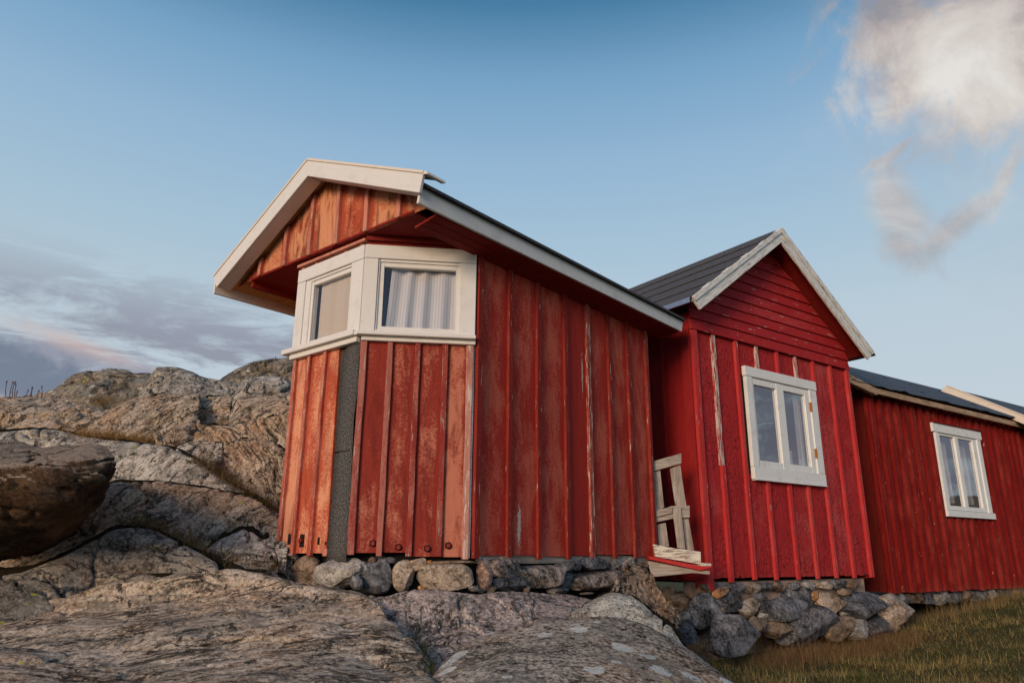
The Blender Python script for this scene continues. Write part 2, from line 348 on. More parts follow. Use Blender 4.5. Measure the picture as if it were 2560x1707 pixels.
def curtain_mat(name, a, b, stripes):
    mt, g = new_mat(name); uv, _ = uvr(g, False)
    sx = g.new('ShaderNodeSeparateXYZ', {0: uv}).outputs[0]
    w = g.step(g.math('SINE', g.math('MULTIPLY', sx, stripes)), .1, .7)
    col = g.mix(w, a, b); p = g.new('ShaderNodeBsdfDiffuse', {'Color': col}); t = g.new('ShaderNodeBsdfTranslucent', {'Color': col})
    ms = g.new('ShaderNodeMixShader', {0: .25}); g.l.new(p.outputs[0], ms.inputs[1]); g.l.new(t.outputs[0], ms.inputs[2])
    g.l.new(ms.outputs[0], g.new('ShaderNodeOutputMaterial').inputs[0]); return mt
M['curtain'] = curtain_mat('striped_curtain_cloth', (.84, .84, .83), (.67, .68, .70), 260)
M['blind'] = curtain_mat('plain_beige_cloth', (.82, .70, .54), (.78, .66, .50), 30)
M['lace'] = curtain_mat('pale_lace', (.62, .62, .60), (.50, .50, .48), 200)

TAN = ((.19, .145, .108), (.375, .285, .21), (.55, .44, .34))
GREY = ((.19, .165, .135), (.38, .335, .275), (.58, .53, .45))
PINK = ((.22, .17, .145), (.44, .34, .29), (.64, .50, .43))
M['r_dark'] = rock_mat('lichened_dark_gneiss', ((.10, .09, .07), (.20, .17, .13), (.33, .28, .22)), lichen=.75, grey_lichen=.7, orange=.15, moss=.5, bstr=.3)
M['r_tan'] = rock_mat('striped_tan_gneiss', TAN, band=(.14, .45, 1.7), bscale=13, lichen=.35, grey_lichen=.30, orange=.5, moss=.10, bstr=1.0, rot=(0, R(38), 0))
M['r_tan2'] = rock_mat('pale_striped_gneiss', TAN, band=(.12, .40, 1.7), bscale=14, lichen=.3, grey_lichen=.28, orange=.55, moss=.08, bstr=1.0, rot=(0, R(-42), 0))
M['r_grey'] = rock_mat('grey_gneiss', GREY, band=(.8, .3, 1.2), bscale=12, lichen=.6, grey_lichen=.6, orange=.2, moss=.3, bstr=.4)
M['r_front'] = rock_mat('banded_front_gneiss', ((.17, .125, .09), (.44, .33, .235), (.66, .53, .41)), band=(.16, 1.1, 1.7), bscale=11, lichen=.12, grey_lichen=.34, orange=.30, moss=.05, bstr=.9, rot=(0, R(6), R(-16)), speck=.55)
M['r_pink'] = rock_mat('upright_banded_gneiss', PINK, band=(1.7, .5, .25), bscale=10, lichen=.12, grey_lichen=.35, orange=.08, moss=.22, bstr=.75, speck=.6)
M['r_green'] = rock_mat('green_grey_lichened_rock', ((.16, .145, .12), (.31, .29, .24), (.47, .455, .40)), lichen=.55, grey_lichen=.5, orange=.05, moss=.30, bstr=.2, speck=.6)
M['r_low'] = rock_mat('shaded_low_rock', ((.12, .10, .08), (.24, .205, .165), (.38, .34, .28)), band=(.5, .4, 1.4), lichen=.4, grey_lichen=.5, orange=.12, moss=.15, bstr=.4)
M['r_boulder'] = rock_mat('speckled_boulder', ((.20, .17, .13), (.34, .29, .23), (.46, .40, .33)), band=(1, 1, 1), lichen=.95, grey_lichen=.40, orange=.38, moss=.08, bstr=.05, speck=.85, lines=.12, lw=1.5)
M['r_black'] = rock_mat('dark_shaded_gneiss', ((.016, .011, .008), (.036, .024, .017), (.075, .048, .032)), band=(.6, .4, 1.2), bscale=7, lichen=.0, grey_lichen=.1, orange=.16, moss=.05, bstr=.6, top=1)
M['r_brown'] = rock_mat('brown_rock', ((.13, .09, .07), (.24, .18, .13), (.36, .28, .22)), lichen=.1, grey_lichen=.35, orange=.22, moss=.1, bstr=.2)
sk = dict(lichen=0, speck=.40, moss=.04, bd=.016, pits=.40, gain=1.08)
M['s_slate'] = rock_mat('blue_grey_stone', ((.045, .045, .050), (.10, .10, .108), (.22, .22, .23)), band=(1.5, .4, .5), bscale=14, bstr=.5, grey_lichen=.1, orange=0, rot=(0, R(35), 0), **sk)
M['s_tan'] = rock_mat('tan_stone', ((.20, .15, .11), (.35, .28, .22), (.50, .42, .34)), band=(.7, .4, 1.3), bscale=12, bstr=.6, grey_lichen=.15, orange=.25, **sk)
M['s_pink'] = rock_mat('pink_stone', ((.22, .13, .10), (.42, .26, .20), (.56, .42, .34)), bstr=.3, grey_lichen=.1, orange=.2, **sk)
M['s_grey'] = rock_mat('grey_stone', ((.11, .10, .095), (.24, .22, .20), (.38, .36, .32)), bstr=.35, grey_lichen=.25, orange=.05, **sk)
M['s_brown'] = rock_mat('brown_stone', ((.10, .065, .045), (.20, .14, .095), (.31, .23, .16)), bstr=.4, grey_lichen=.15, orange=.1, **sk)
M['s_stripe'] = rock_mat('striped_stone', ((.08, .07, .065), (.20, .17, .15), (.46, .36, .30)), band=(1.6, .4, .7), bscale=20, bstr=1.0, grey_lichen=.05, orange=.0, rot=(0, R(40), 0), **sk)
M['s_rust'] = rock_mat('rust_orange_stone', ((.25, .10, .04), (.45, .21, .09), (.60, .33, .18)), bstr=.3, grey_lichen=.0, orange=.4, **sk)

# ------------------------------------------------------------------ geometry helpers
class Fr:
    """vertical plane: u along d, height z, o outwards"""
    def __init__(s, o, ang, flip=False, k=1.0):
        s.k = k
        a = R(ang); s.o = Vector((o[0], o[1], 0)); s.d = Vector((math.sin(a), math.cos(a), 0)); s.n = Vector((s.d.y, -s.d.x, 0))
        if flip: s.n = -s.n
    def P(s, u, z, o=0.0): return s.o + (s.d * u + s.n * o + Vector((0, 0, z))) * s.k
    def hit(s, px, py, o=0.0):
        r = dirv(px, py); return r * ((s.o + s.n * o).dot(s.n) / r.dot(s.n))
    def uv(s, px, py, o=0.0):
        p = s.hit(px, py, o); return (p - s.o).dot(s.d), p.z
def at(px, py, depth):
    r = dirv(px, py); return r * (depth / r.y)

class MB:
    def __init__(s): s.v = []; s.f = []; s.uv = []
    def face(s, pts, uvs):
        i = len(s.v); s.v += [tuple(p) for p in pts]; s.f.append(tuple(range(i, i + len(pts)))); s.uv += [tuple(x) for x in uvs]
    def prism(s, fr, poly, n0, n1, rot=0.0):
        """polygon [(u,z)] on a frame, pushed out from n0 to n1; rot turns the grain"""
        i0 = len(s.uv)
        k = len(poly)
        s.face([fr.P(u, z, n1) for u, z in poly], poly); s.face([fr.P(u, z, n0) for u, z in poly][::-1], poly[::-1])
        for i in range(k):
            a, b = poly[i], poly[(i + 1) % k]
            hor = abs(a[0] - b[0]) > abs(a[1] - b[1])
            uvs = [(a[0], a[1] + n1), (b[0], b[1] + n1), (b[0], b[1] + n0), (a[0], a[1] + n0)] if hor else [(a[0] + n1, a[1]), (b[0] + n1, b[1]), (b[0] + n0, b[1]), (a[0] + n0, a[1])]
            s.face([fr.P(*a, n1), fr.P(*b, n1), fr.P(*b, n0), fr.P(*a, n0)], uvs)
        if rot:
            c_, s_ = math.cos(R(rot)), math.sin(R(rot)); s.uv[i0:] = [(x * c_ + y * s_, -x * s_ + y * c_) for x, y in s.uv[i0:]]
    def rect(s, fr, u0, u1, z0, z1, n0, n1): s.prism(fr, [(u0, z0), (u1, z0), (u1, z1), (u0, z1)], n0, n1)
    def hexa(s, p, uvd=None):
        """box from 8 points: 4 bottom then 4 top"""
        fs = [(0, 1, 2, 3), (4, 5, 6, 7), (0, 1, 5, 4), (1, 2, 6, 5), (2, 3, 7, 6), (3, 0, 4, 7)]
        for f in fs:
            q = [p[i] for i in f]; e = (q[1] - q[0]).length; h = (q[2] - q[1]).length
            s.face(q, [(0, 0), (e, 0), (e, h), (0, h)])
    def beam(s, a, b, wd, w, td, t):
        """bar from a to b; wd/td = unit width and thickness directions"""
        x, y = wd * (w / 2), td * (t / 2); L = (b - a).length
        c = [a - x - y, a + x - y, a + x + y, a - x + y]; e = [p + (b - a) for p in c]
        s.face(c, [(0, 0), (w, 0), (w, t), (0, t)]); s.face(e[::-1], [(0, 0), (w, 0), (w, t), (0, t)])
        for i in range(4):
            j = (i + 1) % 4; ww = (c[j] - c[i]).length
            s.face([c[i], c[j], e[j], e[i]], [(i * .3, 0), (i * .3 + ww, 0), (i * .3 + ww, L), (i * .3, L)])
    def build(s, name, mat, parent=None, bevel=0.0, smooth=False, segs=1, weld=True):
        me = bpy.data.meshes.new(name)
        v = np.array(s.v, dtype=float); c = (v.min(0) + v.max(0)) / 2; c[2] = v[:, 2].min()
        me.from_pydata((v - c).tolist(), [], s.f); ul = me.uv_layers.new(name='UVMap')
        ul.data.foreach_set('uv', np.array(s.uv, dtype=float).ravel())
        bm = bmesh.new(); bm.from_mesh(me)
        if weld: bmesh.ops.remove_doubles(bm, verts=bm.verts, dist=1e-5)
        bmesh.ops.recalc_face_normals(bm, faces=bm.faces); bm.to_mesh(me); bm.free()
        if smooth: me.polygons.foreach_set('use_smooth', [True] * len(me.polygons))
        me.materials.append(M[mat] if isinstance(mat, str) else mat)
        return place(name, me, Vector(c), parent, bevel, segs)
def place(name, me, c, parent=None, bevel=0.0, segs=1):
    o = bpy.data.objects.new(name, me); COL.objects.link(o)
    w = Vector(c) + Vector((0, 0, Z0)); o['w'] = list(w)
    if parent is not None: o.parent = parent; o.location = w - Vector(parent['w'])
    else: o.location = w
    if bevel:
        b = o.modifiers.new('bevel', 'BEVEL'); b.width = bevel; b.segments = segs; b.limit_method = 'ANGLE'
    return o
def thing(name, label, cat, loc, group=None):
    o = bpy.data.objects.new(name, None); COL.objects.link(o); o.empty_display_size = .1
    w = Vector(loc) + Vector((0, 0, Z0)); o.location = w; o['w'] = list(w); o['label'] = label; o['category'] = cat
    if group: o['group'] = group
    return o
def tag(o, label, cat, group=None):
    o['label'] = label; o['category'] = cat
    if group: o['group'] = group
    return o

rnd = random.Random(7)
J = lambda a: rnd.uniform(-a, a)

def batten(name, fr, u, z0, z1, w, n0, n1, mat, parent, slope=0.0, seg=7, wob=.0025, lean=0.0):
    """an upright lath, slightly wavy; slope = how its top end runs with u"""
    b = MB(); zs = [z0 + (z1 - z0) * i / seg for i in range(seg + 1)]
    L, Rr = [], []
    for i, z in enumerate(zs):
        k = lean * (z - z0) / max(.1, z1 - z0); e = 1.0
        L.append((u - w / 2 + J(wob) + k, z + (slope * -w / 2 if i == seg else 0))); Rr.append((u + w / 2 + J(wob) + k, z + (slope * w / 2 if i == seg else 0)))
    for i in range(seg):
        a, c, d, e = L[i], Rr[i], Rr[i + 1], L[i + 1]
        b.face([fr.P(*a, n1), fr.P(*c, n1), fr.P(*d, n1), fr.P(*e, n1)], [a, c, d, e])
        b.face([fr.P(*a, n0), fr.P(*a, n1), fr.P(*e, n1), fr.P(*e, n0)], [(a[0] - .03, a[1]), a, e, (e[0] - .03, e[1])])
        b.face([fr.P(*c, n1), fr.P(*c, n0), fr.P(*d, n0), fr.P(*d, n1)], [c, (c[0] + .03, c[1]), (d[0] + .03, d[1]), d])
    for q in ((L[0], Rr[0]), (L[-1], Rr[-1])):
        b.face([fr.P(*q[0], n0), fr.P(*q[1], n0), fr.P(*q[1], n1), fr.P(*q[0], n1)], [(q[0][0], n0), (q[1][0], n0), (q[1][0], n1), (q[0][0], n1)])
    return b.build(name, mat, parent, .003)

def wall_hole(b, fr, u0, u1, z0, z1, hole, n0, n1):
    h = hole
    b.rect(fr, u0, h[0], z0, z1, n0, n1); b.rect(fr, h[1], u1, z0, z1, n0, n1)
    b.rect(fr, h[0], h[1], z0, h[2], n0, n1); b.rect(fr, h[0], h[1], h[3], z1, n0, n1)

# ---- frames of the three near walls of the bay shed
fA = None
P2 = at(1176.3, 1392.7, 5.2)
fA = Fr(P2, 40.06)
fC = Fr(P2, 180 + 82.55, True)
P1 = fC.hit(868.2, 1379.6)
fB = Fr(P1, -49.94, True)
UB = .815; UC = .834; UA = 2.552
P0 = fB.P(UB, 0); P3 = fA.P(UA, 0)
eA = fA.d; eB = Vector((-fA.n.x, -fA.n.y, 0))      # along the ridge / across the shed
def hs(s_, t_, z): return P2 * Vector((1, 1, 0)).length * 0 + Vector((P2.x, P2.y, 0)) + eB * s_ + eA * t_ + Vector((0, 0, z))
def st_of(p): q = p - Vector((P2.x, P2.y, 0)); return q.dot(eB), q.dot(eA)

# ================================================================== BEDROCK
def _perlin_setup(seed):
    r = np.random.RandomState(seed); p = r.permutation(256); return np.concatenate([p, p, p]), r.normal(size=(256, 3))
_PERM, _GRAD = _perlin_setup(11); _GRAD /= np.linalg.norm(_GRAD, axis=1)[:, None]
def perlin(p):
    i = np.floor(p).astype(int); f = p - i; u = f * f * f * (f * (f * 6 - 15) + 10); i &= 255
    def gr(dx, dy, dz):
        h = _PERM[_PERM[_PERM[i[..., 0] + dx] + i[..., 1] + dy] + i[..., 2] + dz] & 255
        return (_GRAD[h] * (f - np.array([dx, dy, dz]))).sum(-1)
    x0 = gr(0, 0, 0) * (1 - u[..., 0]) + gr(1, 0, 0) * u[..., 0]; x1 = gr(0, 1, 0) * (1 - u[..., 0]) + gr(1, 1, 0) * u[..., 0]
    x2 = gr(0, 0, 1) * (1 - u[..., 0]) + gr(1, 0, 1) * u[..., 0]; x3 = gr(0, 1, 1) * (1 - u[..., 0]) + gr(1, 1, 1) * u[..., 0]
    y0 = x0 * (1 - u[..., 1]) + x1 * u[..., 1]; y1 = x2 * (1 - u[..., 1]) + x3 * u[..., 1]
    return y0 * (1 - u[..., 2]) + y1 * u[..., 2]
def fbm(p, o=5, gain=.5):
    a, s_, t = 1.0, 0, 1.0
    for k in range(o): s_ = s_ + a * perlin(p * t + k * 17.3); a *= gain; t *= 2.03
    return s_
def resample(pts, n):
    p = np.array(pts, dtype=float); d = np.r_[0, np.cumsum(np.linalg.norm(np.diff(p, axis=0), axis=1))]; d /= d[-1]
    t = np.linspace(0, 1, n); out = np.stack([np.interp(t, d, p[:, k]) for k in range(p.shape[1])], 1)
    w = max(1, n // 60); ker = np.ones(2 * w + 1) / (2 * w + 1)
    for k in range(out.shape[1]):
        e = np.r_[2 * out[0, k] - out[w:0:-1, k], out[:, k], 2 * out[-1, k] - out[-2:-w - 2:-1, k]]; out[:, k] = np.convolve(e, ker, 'valid')
    return out
def loft(name, rows, mat, nu=160, nv=110, amp=.05, freq=1.6, fine=.35, crack=.03, strata=0.0, sdir=(.3, .2, 1), sfreq=9, seed=0, parent=None, st3=(1, 1, 1)):
    """rock skin through rows of points (rows run from the back, over the crest, to the foot)"""
    Rr = np.stack([resample([tuple(q) for q in r], nu) for r in rows])      # k, nu, 3
    k = len(rows); seg = np.linalg.norm(np.diff(Rr, axis=0), axis=2).mean(1); d = np.r_[0, np.cumsum(seg)]; d /= d[-1]
    t = np.linspace(0, 1, nv); g_ = np.zeros((nv, nu, 3))
    # smooth (cubic hermite) interpolation across the rows
    for a_, tt in enumerate(t):
        i = min(k - 2, int(np.searchsorted(d, tt, 'right') - 1)); i = max(i, 0)
        h = d[i + 1] - d[i]; x = (tt - d[i]) / h
        def tan(j):
            if j == 0: return (Rr[1] - Rr[0]) / (d[1] - d[0])
            if j == k - 1: return (Rr[-1] - Rr[-2]) / (d[-1] - d[-2])
            return (Rr[j + 1] - Rr[j - 1]) / (d[j + 1] - d[j - 1])
        m0, m1 = tan(i) * h, tan(i + 1) * h
        g_[a_] = (2 * x**3 - 3 * x**2 + 1) * Rr[i] + (x**3 - 2 * x**2 + x) * m0 + (-2 * x**3 + 3 * x**2) * Rr[i + 1] + (x**3 - x**2) * m1
    def normals(q):
        a = np.gradient(q, axis=0); b = np.gradient(q, axis=1); n = np.cross(a, b); n /= np.linalg.norm(n, axis=2)[..., None] + 1e-9
        c = q.mean((0, 1)); 
        return n
    n = normals(g_)
    if (n[..., 2].mean() < 0): n = -n
    q = g_ + seed * 3.7
    bil = lambda z, o: sum((.5 ** k) * (2.2 * np.abs(perlin(z * 2.03 ** k + 13.1 * k)) - .55) for k in range(o))
    disp = amp * (.7 * fbm(q * freq * .8, 2, .5) + .55 * bil(q * freq * .55 + 31, 2))
    g_ = g_ + n * disp[..., None]
    n = normals(g_)
    if (n[..., 2].mean() < 0): n = -n
    q = q * np.array(st3)
    det = amp * fine * (.40 * fbm(q * freq * 4.1 + 5, 5, .55) + .25 * bil(q * freq * 2.2 + 77, 3))
    if crack:
        c = perlin(q * np.array([.9, .9, 1.6]) * freq + 40 + .35 * perlin(q * 5)[..., None]); c2 = perlin(q * np.array([1.7, 1.2, 1.2]) * freq + 90 + .3 * perlin(q * 6 + 3)[..., None])
        det = det - 2.0 * crack * np.exp(-(c / .020) ** 2) - 1.0 * crack * np.exp(-(c2 / .014) ** 2)
    if strata:
        sv = np.array(sdir, float); sv /= np.linalg.norm(sv); sc = (q @ sv) * sfreq + 1.6 * fbm(q * 1.1 + 9, 3) ; fr_ = sc - np.floor(sc)
        det = det + strata * (np.minimum(fr_ * 1.3, 1) - .5 - 1.2 * np.exp(-((fr_ - .98) / .05) ** 2)) * (.4 + .9 * np.clip(perlin(q * .9 + 20) * 2 + .5, 0, 1))
    g_ = g_ + n * det[..., None]
    idx = np.arange(nu * nv).reshape(nv, nu); f = np.stack([idx[:-1, :-1], idx[1:, :-1], idx[1:, 1:], idx[:-1, 1:]], -1).reshape(-1, 4)
    V = g_.reshape(-1, 3); c = V.mean(0); c[2] = V[:, 2].min()
    me = bpy.data.meshes.new(name); me.vertices.add(len(V)); me.vertices.foreach_set('co', (V - c).ravel())
    me.loops.add(f.size); me.loops.foreach_set('vertex_index', f.ravel()); me.polygons.add(len(f))
    me.polygons.foreach_set('loop_start', np.arange(0, f.size, 4)); me.polygons.foreach_set('loop_total', np.full(len(f), 4))
    me.polygons.foreach_set('use_smooth', np.ones(len(f), bool)); me.update(calc_edges=True); me.validate()
    me.materials.append(M[mat])
    return place(name, me, c, parent)
def z8(x, y): return x / 2.704, 860 + y / 2.704
def zA(x, y): return x / 2.138, 1280 + y / 2.138
def zB(x, y): return 900 + x / 2.352, 1360 + y / 2.352
def ledge(name, crest, mat, drop, fwd, back=1.0, bdrop=.4, bulge=.35, conv=z8, **kw):
    """an outcrop from its skyline: rows go back-down, crest, shoulder, foot"""
    C_ = [at(*conv(x, y), d) for x, y, d in crest]
    def row(f, z): return [p - Vector((p.x, p.y, 0)).normalized() * f + Vector((0, 0, z)) for p in C_]
    rows = [row(-back, -bdrop * 1.5), row(-back * .35, -bdrop * .5), row(0, 0), row(fwd * .38, -drop * (.45 - bulge)), row(fwd * .80, -drop * .52), row(fwd * 1.02, -drop * .86), row(fwd * .92, -drop * 1.25)]
    crevice_shade(C_, kw.get('seed', 0))
    return loft(name, rows, mat, **kw)
def crevice_shade(C_, seed):
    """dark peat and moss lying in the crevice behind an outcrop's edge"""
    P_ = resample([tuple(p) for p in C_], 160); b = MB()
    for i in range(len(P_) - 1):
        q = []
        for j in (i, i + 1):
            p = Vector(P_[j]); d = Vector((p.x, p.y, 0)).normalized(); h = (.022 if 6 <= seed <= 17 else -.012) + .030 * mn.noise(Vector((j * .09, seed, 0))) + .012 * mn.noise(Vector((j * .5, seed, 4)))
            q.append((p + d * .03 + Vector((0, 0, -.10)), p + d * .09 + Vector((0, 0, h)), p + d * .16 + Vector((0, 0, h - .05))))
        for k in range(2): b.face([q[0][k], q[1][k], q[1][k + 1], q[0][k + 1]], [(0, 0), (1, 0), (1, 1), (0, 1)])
    o = b.build('moss', 'crevice_shade', smooth=True); o['kind'] = 'stuff'; o['label'] = 'added dark strip standing for the shade in a rock crevice'  # 'moss' is an added ribbon; its near-black colour is the crevice shade
M['crevice_shade'] = plain('dark_crevice_shade', (.022, .018, .010), .98, 0, .5, 14, .05)
def st(o): o['kind'] = 'structure'; return o

# ground sheet out to the horizon
def ground_z(x, y):
    z = -1.00 + .115 * max(0, min(4.0, x - 4.0)) * min(1, max(0, (y - 4) / 4))
    if y > 14: z -= min(1.5, (y - 14) * .03)
    return z
gm, g = new_mat('meadow_soil')
P_ = g.new('ShaderNodeNewGeometry').outputs['Position']
a_ = g.noise(P_, 3, 6, .65); b_ = g.noise(P_, 40, 4, .7)
finish(g, g.mix(g.step(a_, .38, .62), g.mix(b_, (.035, .033, .012), (.12, .09, .035)), g.mix(b_, (.04, .045, .014), (.09, .09, .03))), .95, b_, .8, .03, .1)
M['soil'] = gm
def ground():
    xs = sorted(set([-900, -300, -100, -40, -20, -12] + [-8 + i * .4 for i in range(60)] + [20, 40, 100, 300, 900]))
    ys = sorted(set([-900, -300, -60, -10, -4, 0] + [1.2 + i * .4 for i in range(40)] + [20, 30, 60, 150, 400, 900]))
    vs = [(x, y, ground_z(x, y) + Z0 + .05 * mn.noise(Vector((x * 1.3, y * 1.3, 0)))) for y in ys for x in xs]
    nx = len(xs); fs = [(j * nx + i, j * nx + i + 1, (j + 1) * nx + i + 1, (j + 1) * nx + i) for j in range(len(ys) - 1) for i in range(nx - 1)]
    me = bpy.data.meshes.new('ground'); me.from_pydata(vs, [], fs); me.materials.append(gm)
    me.polygons.foreach_set('use_smooth', [True] * len(me.polygons))
    o = bpy.data.objects.new('ground', me); COL.objects.link(o); o['kind'] = 'structure'; o['label'] = 'grassy ground the huts stand on'
ground()
# low hills across the inlet, seen only in the window glass
def far_hills():
    b = MB(); n = 60; pts = []
    for i in range(n + 1):
        a = R(50 + i * 2.2); d = 75; h = 6.5 + 3.0 * mn.noise(Vector((i * .16, 3, 0))) + 1.2 * mn.noise(Vector((i * .6, 9, 0)))
        pts.append((math.sin(a), math.cos(a), h))
    for i in range(n):
        for (d0, k0, d1, k1) in ((62, -.25, 70, .6), (70, .6, 78, 1.0), (78, 1.0, 95, -.2)):
            q = []
            for j, (d, k) in ((i, (d0, k0)), (i + 1, (d0, k0)), (i + 1, (d1, k1)), (i, (d1, k1))): q.append(Vector((pts[j][0] * d, pts[j][1] * d, pts[j][2] * k)))
            b.face(q, [(0, 0), (1, 0), (1, 1), (0, 1)])
    o = b.build('hills', 'r_dark', smooth=True); o['kind'] = 'structure'; o['label'] = 'low rocky hills across the inlet'
far_hills()

L = lambda o, lab: (st(o), o.__setitem__('label', lab))[0]
L(ledge('rocky_hill', [(-2900, 1900, 9.5), (-1700, 800, 10.5), (-900, 480, 11), (-500, 420, 11), (0, 400, 11), (200, 380, 11), (280, 350, 11), (390, 310, 11), (500, 200, 11), (620, 186, 11), (720, 172, 11), (860, 184, 11), (960, 195, 11), (1040, 190, 11), (1240, 250, 11), (1400, 330, 10.8)], 'r_dark', 1.1, 1.4, 2.0, 1.0, seed=1, amp=0.112, freq=1.1, crack=0.099, nu=240, nv=110, strata=.02), 'dark lichened crag at the top of the hill')
L(ledge('rocky_hill', [(900, 380, 10.2), (1000, 230, 10.3), (1030, 185, 10.4), (1060, 162, 10.4), (1210, 165, 10.4), (1300, 195, 10.4), (1420, 245, 10.4), (1600, 272, 10.3), (1800, 300, 10.3), (2100, 330, 10.2)], 'r_grey', .9, 1.1, 1.6, 1.0, seed=2, amp=0.091, freq=1.3, crack=0.077), 'grey yellow-lichened crag in the middle of the skyline')
L(ledge('rocky_hill', [(1440, 330, 11), (1490, 245, 11), (1600, 190, 11), (1690, 145, 11), (1800, 128, 11), (1960, 118, 11), (2100, 112, 11), (2400, 150, 11)], 'r_dark', 1.0, 1.2, 1.6, 1.0, seed=3, amp=0.091, freq=1.3, crack=0.077), 'dark crag rising behind the shed corner')
L(ledge('rocky_hill', [(1560, 400, 9.3), (1580, 330, 9.4), (1630, 255, 9.5), (1700, 225, 9.5), (1780, 215, 9.5), (1830, 232, 9.5), (1900, 228, 9.5), (1970, 270, 9.5), (2080, 290, 9.4), (2200, 400, 9.3)], 'r_grey', .7, .8, 1.2, .8, seed=4, amp=0.070, freq=1.7, crack=0.055), 'rounded grey rock beside the shed corner')
L(ledge('rocky_hill', [(-2600, 1900, 8.0), (-1500, 800, 8.6), (-900, 420, 8.8), (-500, 340, 8.8), (0, 352, 8.8), (180, 355, 8.8), (420, 372, 8.8), (560, 420, 8.7), (700, 468, 8.5), (800, 560, 8.2), (850, 640, 8.0)], 'r_tan', 1.0, 1.2, 1.6, .8, seed=5, amp=0.084, freq=1.4, crack=0.088, strata=.015), 'brown ridge with dry stalks at the left')
L(ledge('rocky_hill', [(520, 640, 7.9), (640, 540, 8.0), (760, 440, 8.1), (850, 400, 8.15), (940, 368, 8.2), (1100, 347, 8.2), (1250, 342, 8.2), (1350, 348, 8.2), (1345, 400, 8.05), (1280, 490, 7.8), (1180, 570, 7.6), (1060, 650, 7.5)], 'r_tan', .8, .75, .9, .9, seed=6, amp=0.042, freq=1.7, crack=0.039, strata=.02, sdir=(-.6, .3, .8), sfreq=12, nu=220), 'sloping tan slab split by a deep crack')
L(ledge('rocky_hill', [(1200, 620, 7.9), (1250, 540, 8.1), (1310, 410, 8.2), (1340, 362, 8.2), (1400, 350, 8.3), (1500, 352, 8.3), (1570, 358, 8.3), (1560, 450, 8.2), (1535, 560, 8.0), (1500, 640, 7.9)], 'r_tan', .5, .45, .7, .7, seed=7, amp=0.049, freq=1.9, crack=0.044), 'block of rock right of the crack')
L(ledge('rocky_hill', [(1540, 640, 7.7), (1555, 470, 7.9), (1600, 368, 8.0), (1720, 362, 8.0), (1850, 355, 8.0), (1980, 350, 8.0), (2200, 360, 8.0)], 'r_tan', .8, .6, .9, .7, seed=8, amp=0.049, freq=1.8, crack=0.044), 'orange stained rock wall beside the shed')
L(ledge('rocky_hill', [(1020, 700, 7.4), (1080, 640, 7.45), (1160, 585, 7.5), (1240, 548, 7.55), (1400, 545, 7.55), (1560, 545, 7.55), (1750, 510, 7.5), (1950, 470, 7.5), (2150, 440, 7.5)], 'r_tan2', .8, .35, .8, .3, seed=9, amp=0.035, freq=1.8, crack=0.033, strata=.025, sdir=(.1, .3, 1), sfreq=10), 'layered rock band below the blocks')
L(ledge('rocky_hill', [(-2400, 1950, 7.0), (-1400, 1000, 7.4), (-900, 650, 7.6), (-500, 590, 7.6), (0, 582, 7.6), (250, 568, 7.5), (420, 580, 7.4), (560, 615, 7.3), (900, 665, 7.1), (1150, 682, 6.9), (1300, 760, 6.7), (1500, 900, 6.45), (1690, 1010, 6.3), (1850, 1110, 6.1), (1980, 1200, 6.0)], 'r_grey', 1.1, .80, 1.0, .25, bulge=.3, seed=10, amp=0.042, freq=1.4, crack=0.039, nu=400, nv=150), 'long grey slope of bare rock')
L(ledge('rocky_hill', [(1160, 760, 6.9), (1190, 690, 7.0), (1290, 660, 7.05), (1400, 662, 7.05), (1500, 672, 7.0), (1500, 740, 6.8), (1430, 800, 6.6)], 'r_grey', .35, .3, .5, .4, seed=11, amp=0.035, freq=2.4, crack=0.033), 'small grey rock above the striped slab')
L(ledge('rocky_hill', [(1400, 860, 6.5), (1430, 785, 6.7), (1500, 705, 6.9), (1560, 662, 7.0), (1640, 642, 7.05), (1720, 640, 7.05), (1850, 662, 7.0), (1950, 725, 6.9), (2100, 850, 6.8)], 'r_tan2', 1.2, .60, .6, .5, seed=12, amp=0.035, freq=1.6, crack=0.033, strata=.022, sdir=(-.7, .1, .7), sfreq=14), 'pale striped slab against the shed')
L(ledge('rocky_hill', [(-2100, 2000, 5.6), (-1300, 1400, 5.8), (-500, 1080, 5.9), (0, 1060, 5.9), (400, 1040, 5.9), (620, 1000, 5.9), (700, 960, 5.95), (755, 925, 6.0), (860, 938, 6.0), (960, 938, 6.0), (1100, 930, 6.05), (1300, 958, 6.1), (1500, 988, 6.1), (1700, 1032, 6.05), (1800, 1100, 5.95), (1890, 1190, 5.85), (1990, 1320, 5.7)], 'r_tan', .80, .48, .8, .4, bulge=.30, seed=13, amp=0.042, freq=1.7, crack=0.044, strata=.014, sdir=(-.6, .2, .7), sfreq=16, nu=260, nv=130), 'broad tan slab with curved stripes')
L(ledge('rocky_hill', [(1380, 1400, 5.4), (1450, 1330, 5.5), (1540, 1285, 5.55), (1640, 1240, 5.6), (1720, 1255, 5.6), (1780, 1310, 5.55), (1850, 1270, 5.65), (1950, 1290, 5.65)], 'r_grey', .3, .3, .4, .3, seed=14, amp=0.042, freq=2.6, crack=0.033), 'brown rock at the foot of the shed')
L(ledge('rocky_hill', [(1480, 1460, 5.25), (1560, 1415, 5.3), (1650, 1405, 5.35), (1760, 1420, 5.35), (1880, 1480, 5.3)], 'r_grey', .2, .25, .3, .2, seed=15, amp=0.021, freq=3, crack=0.022, nu=90, nv=60), 'low flat rock in front of the brown rock')
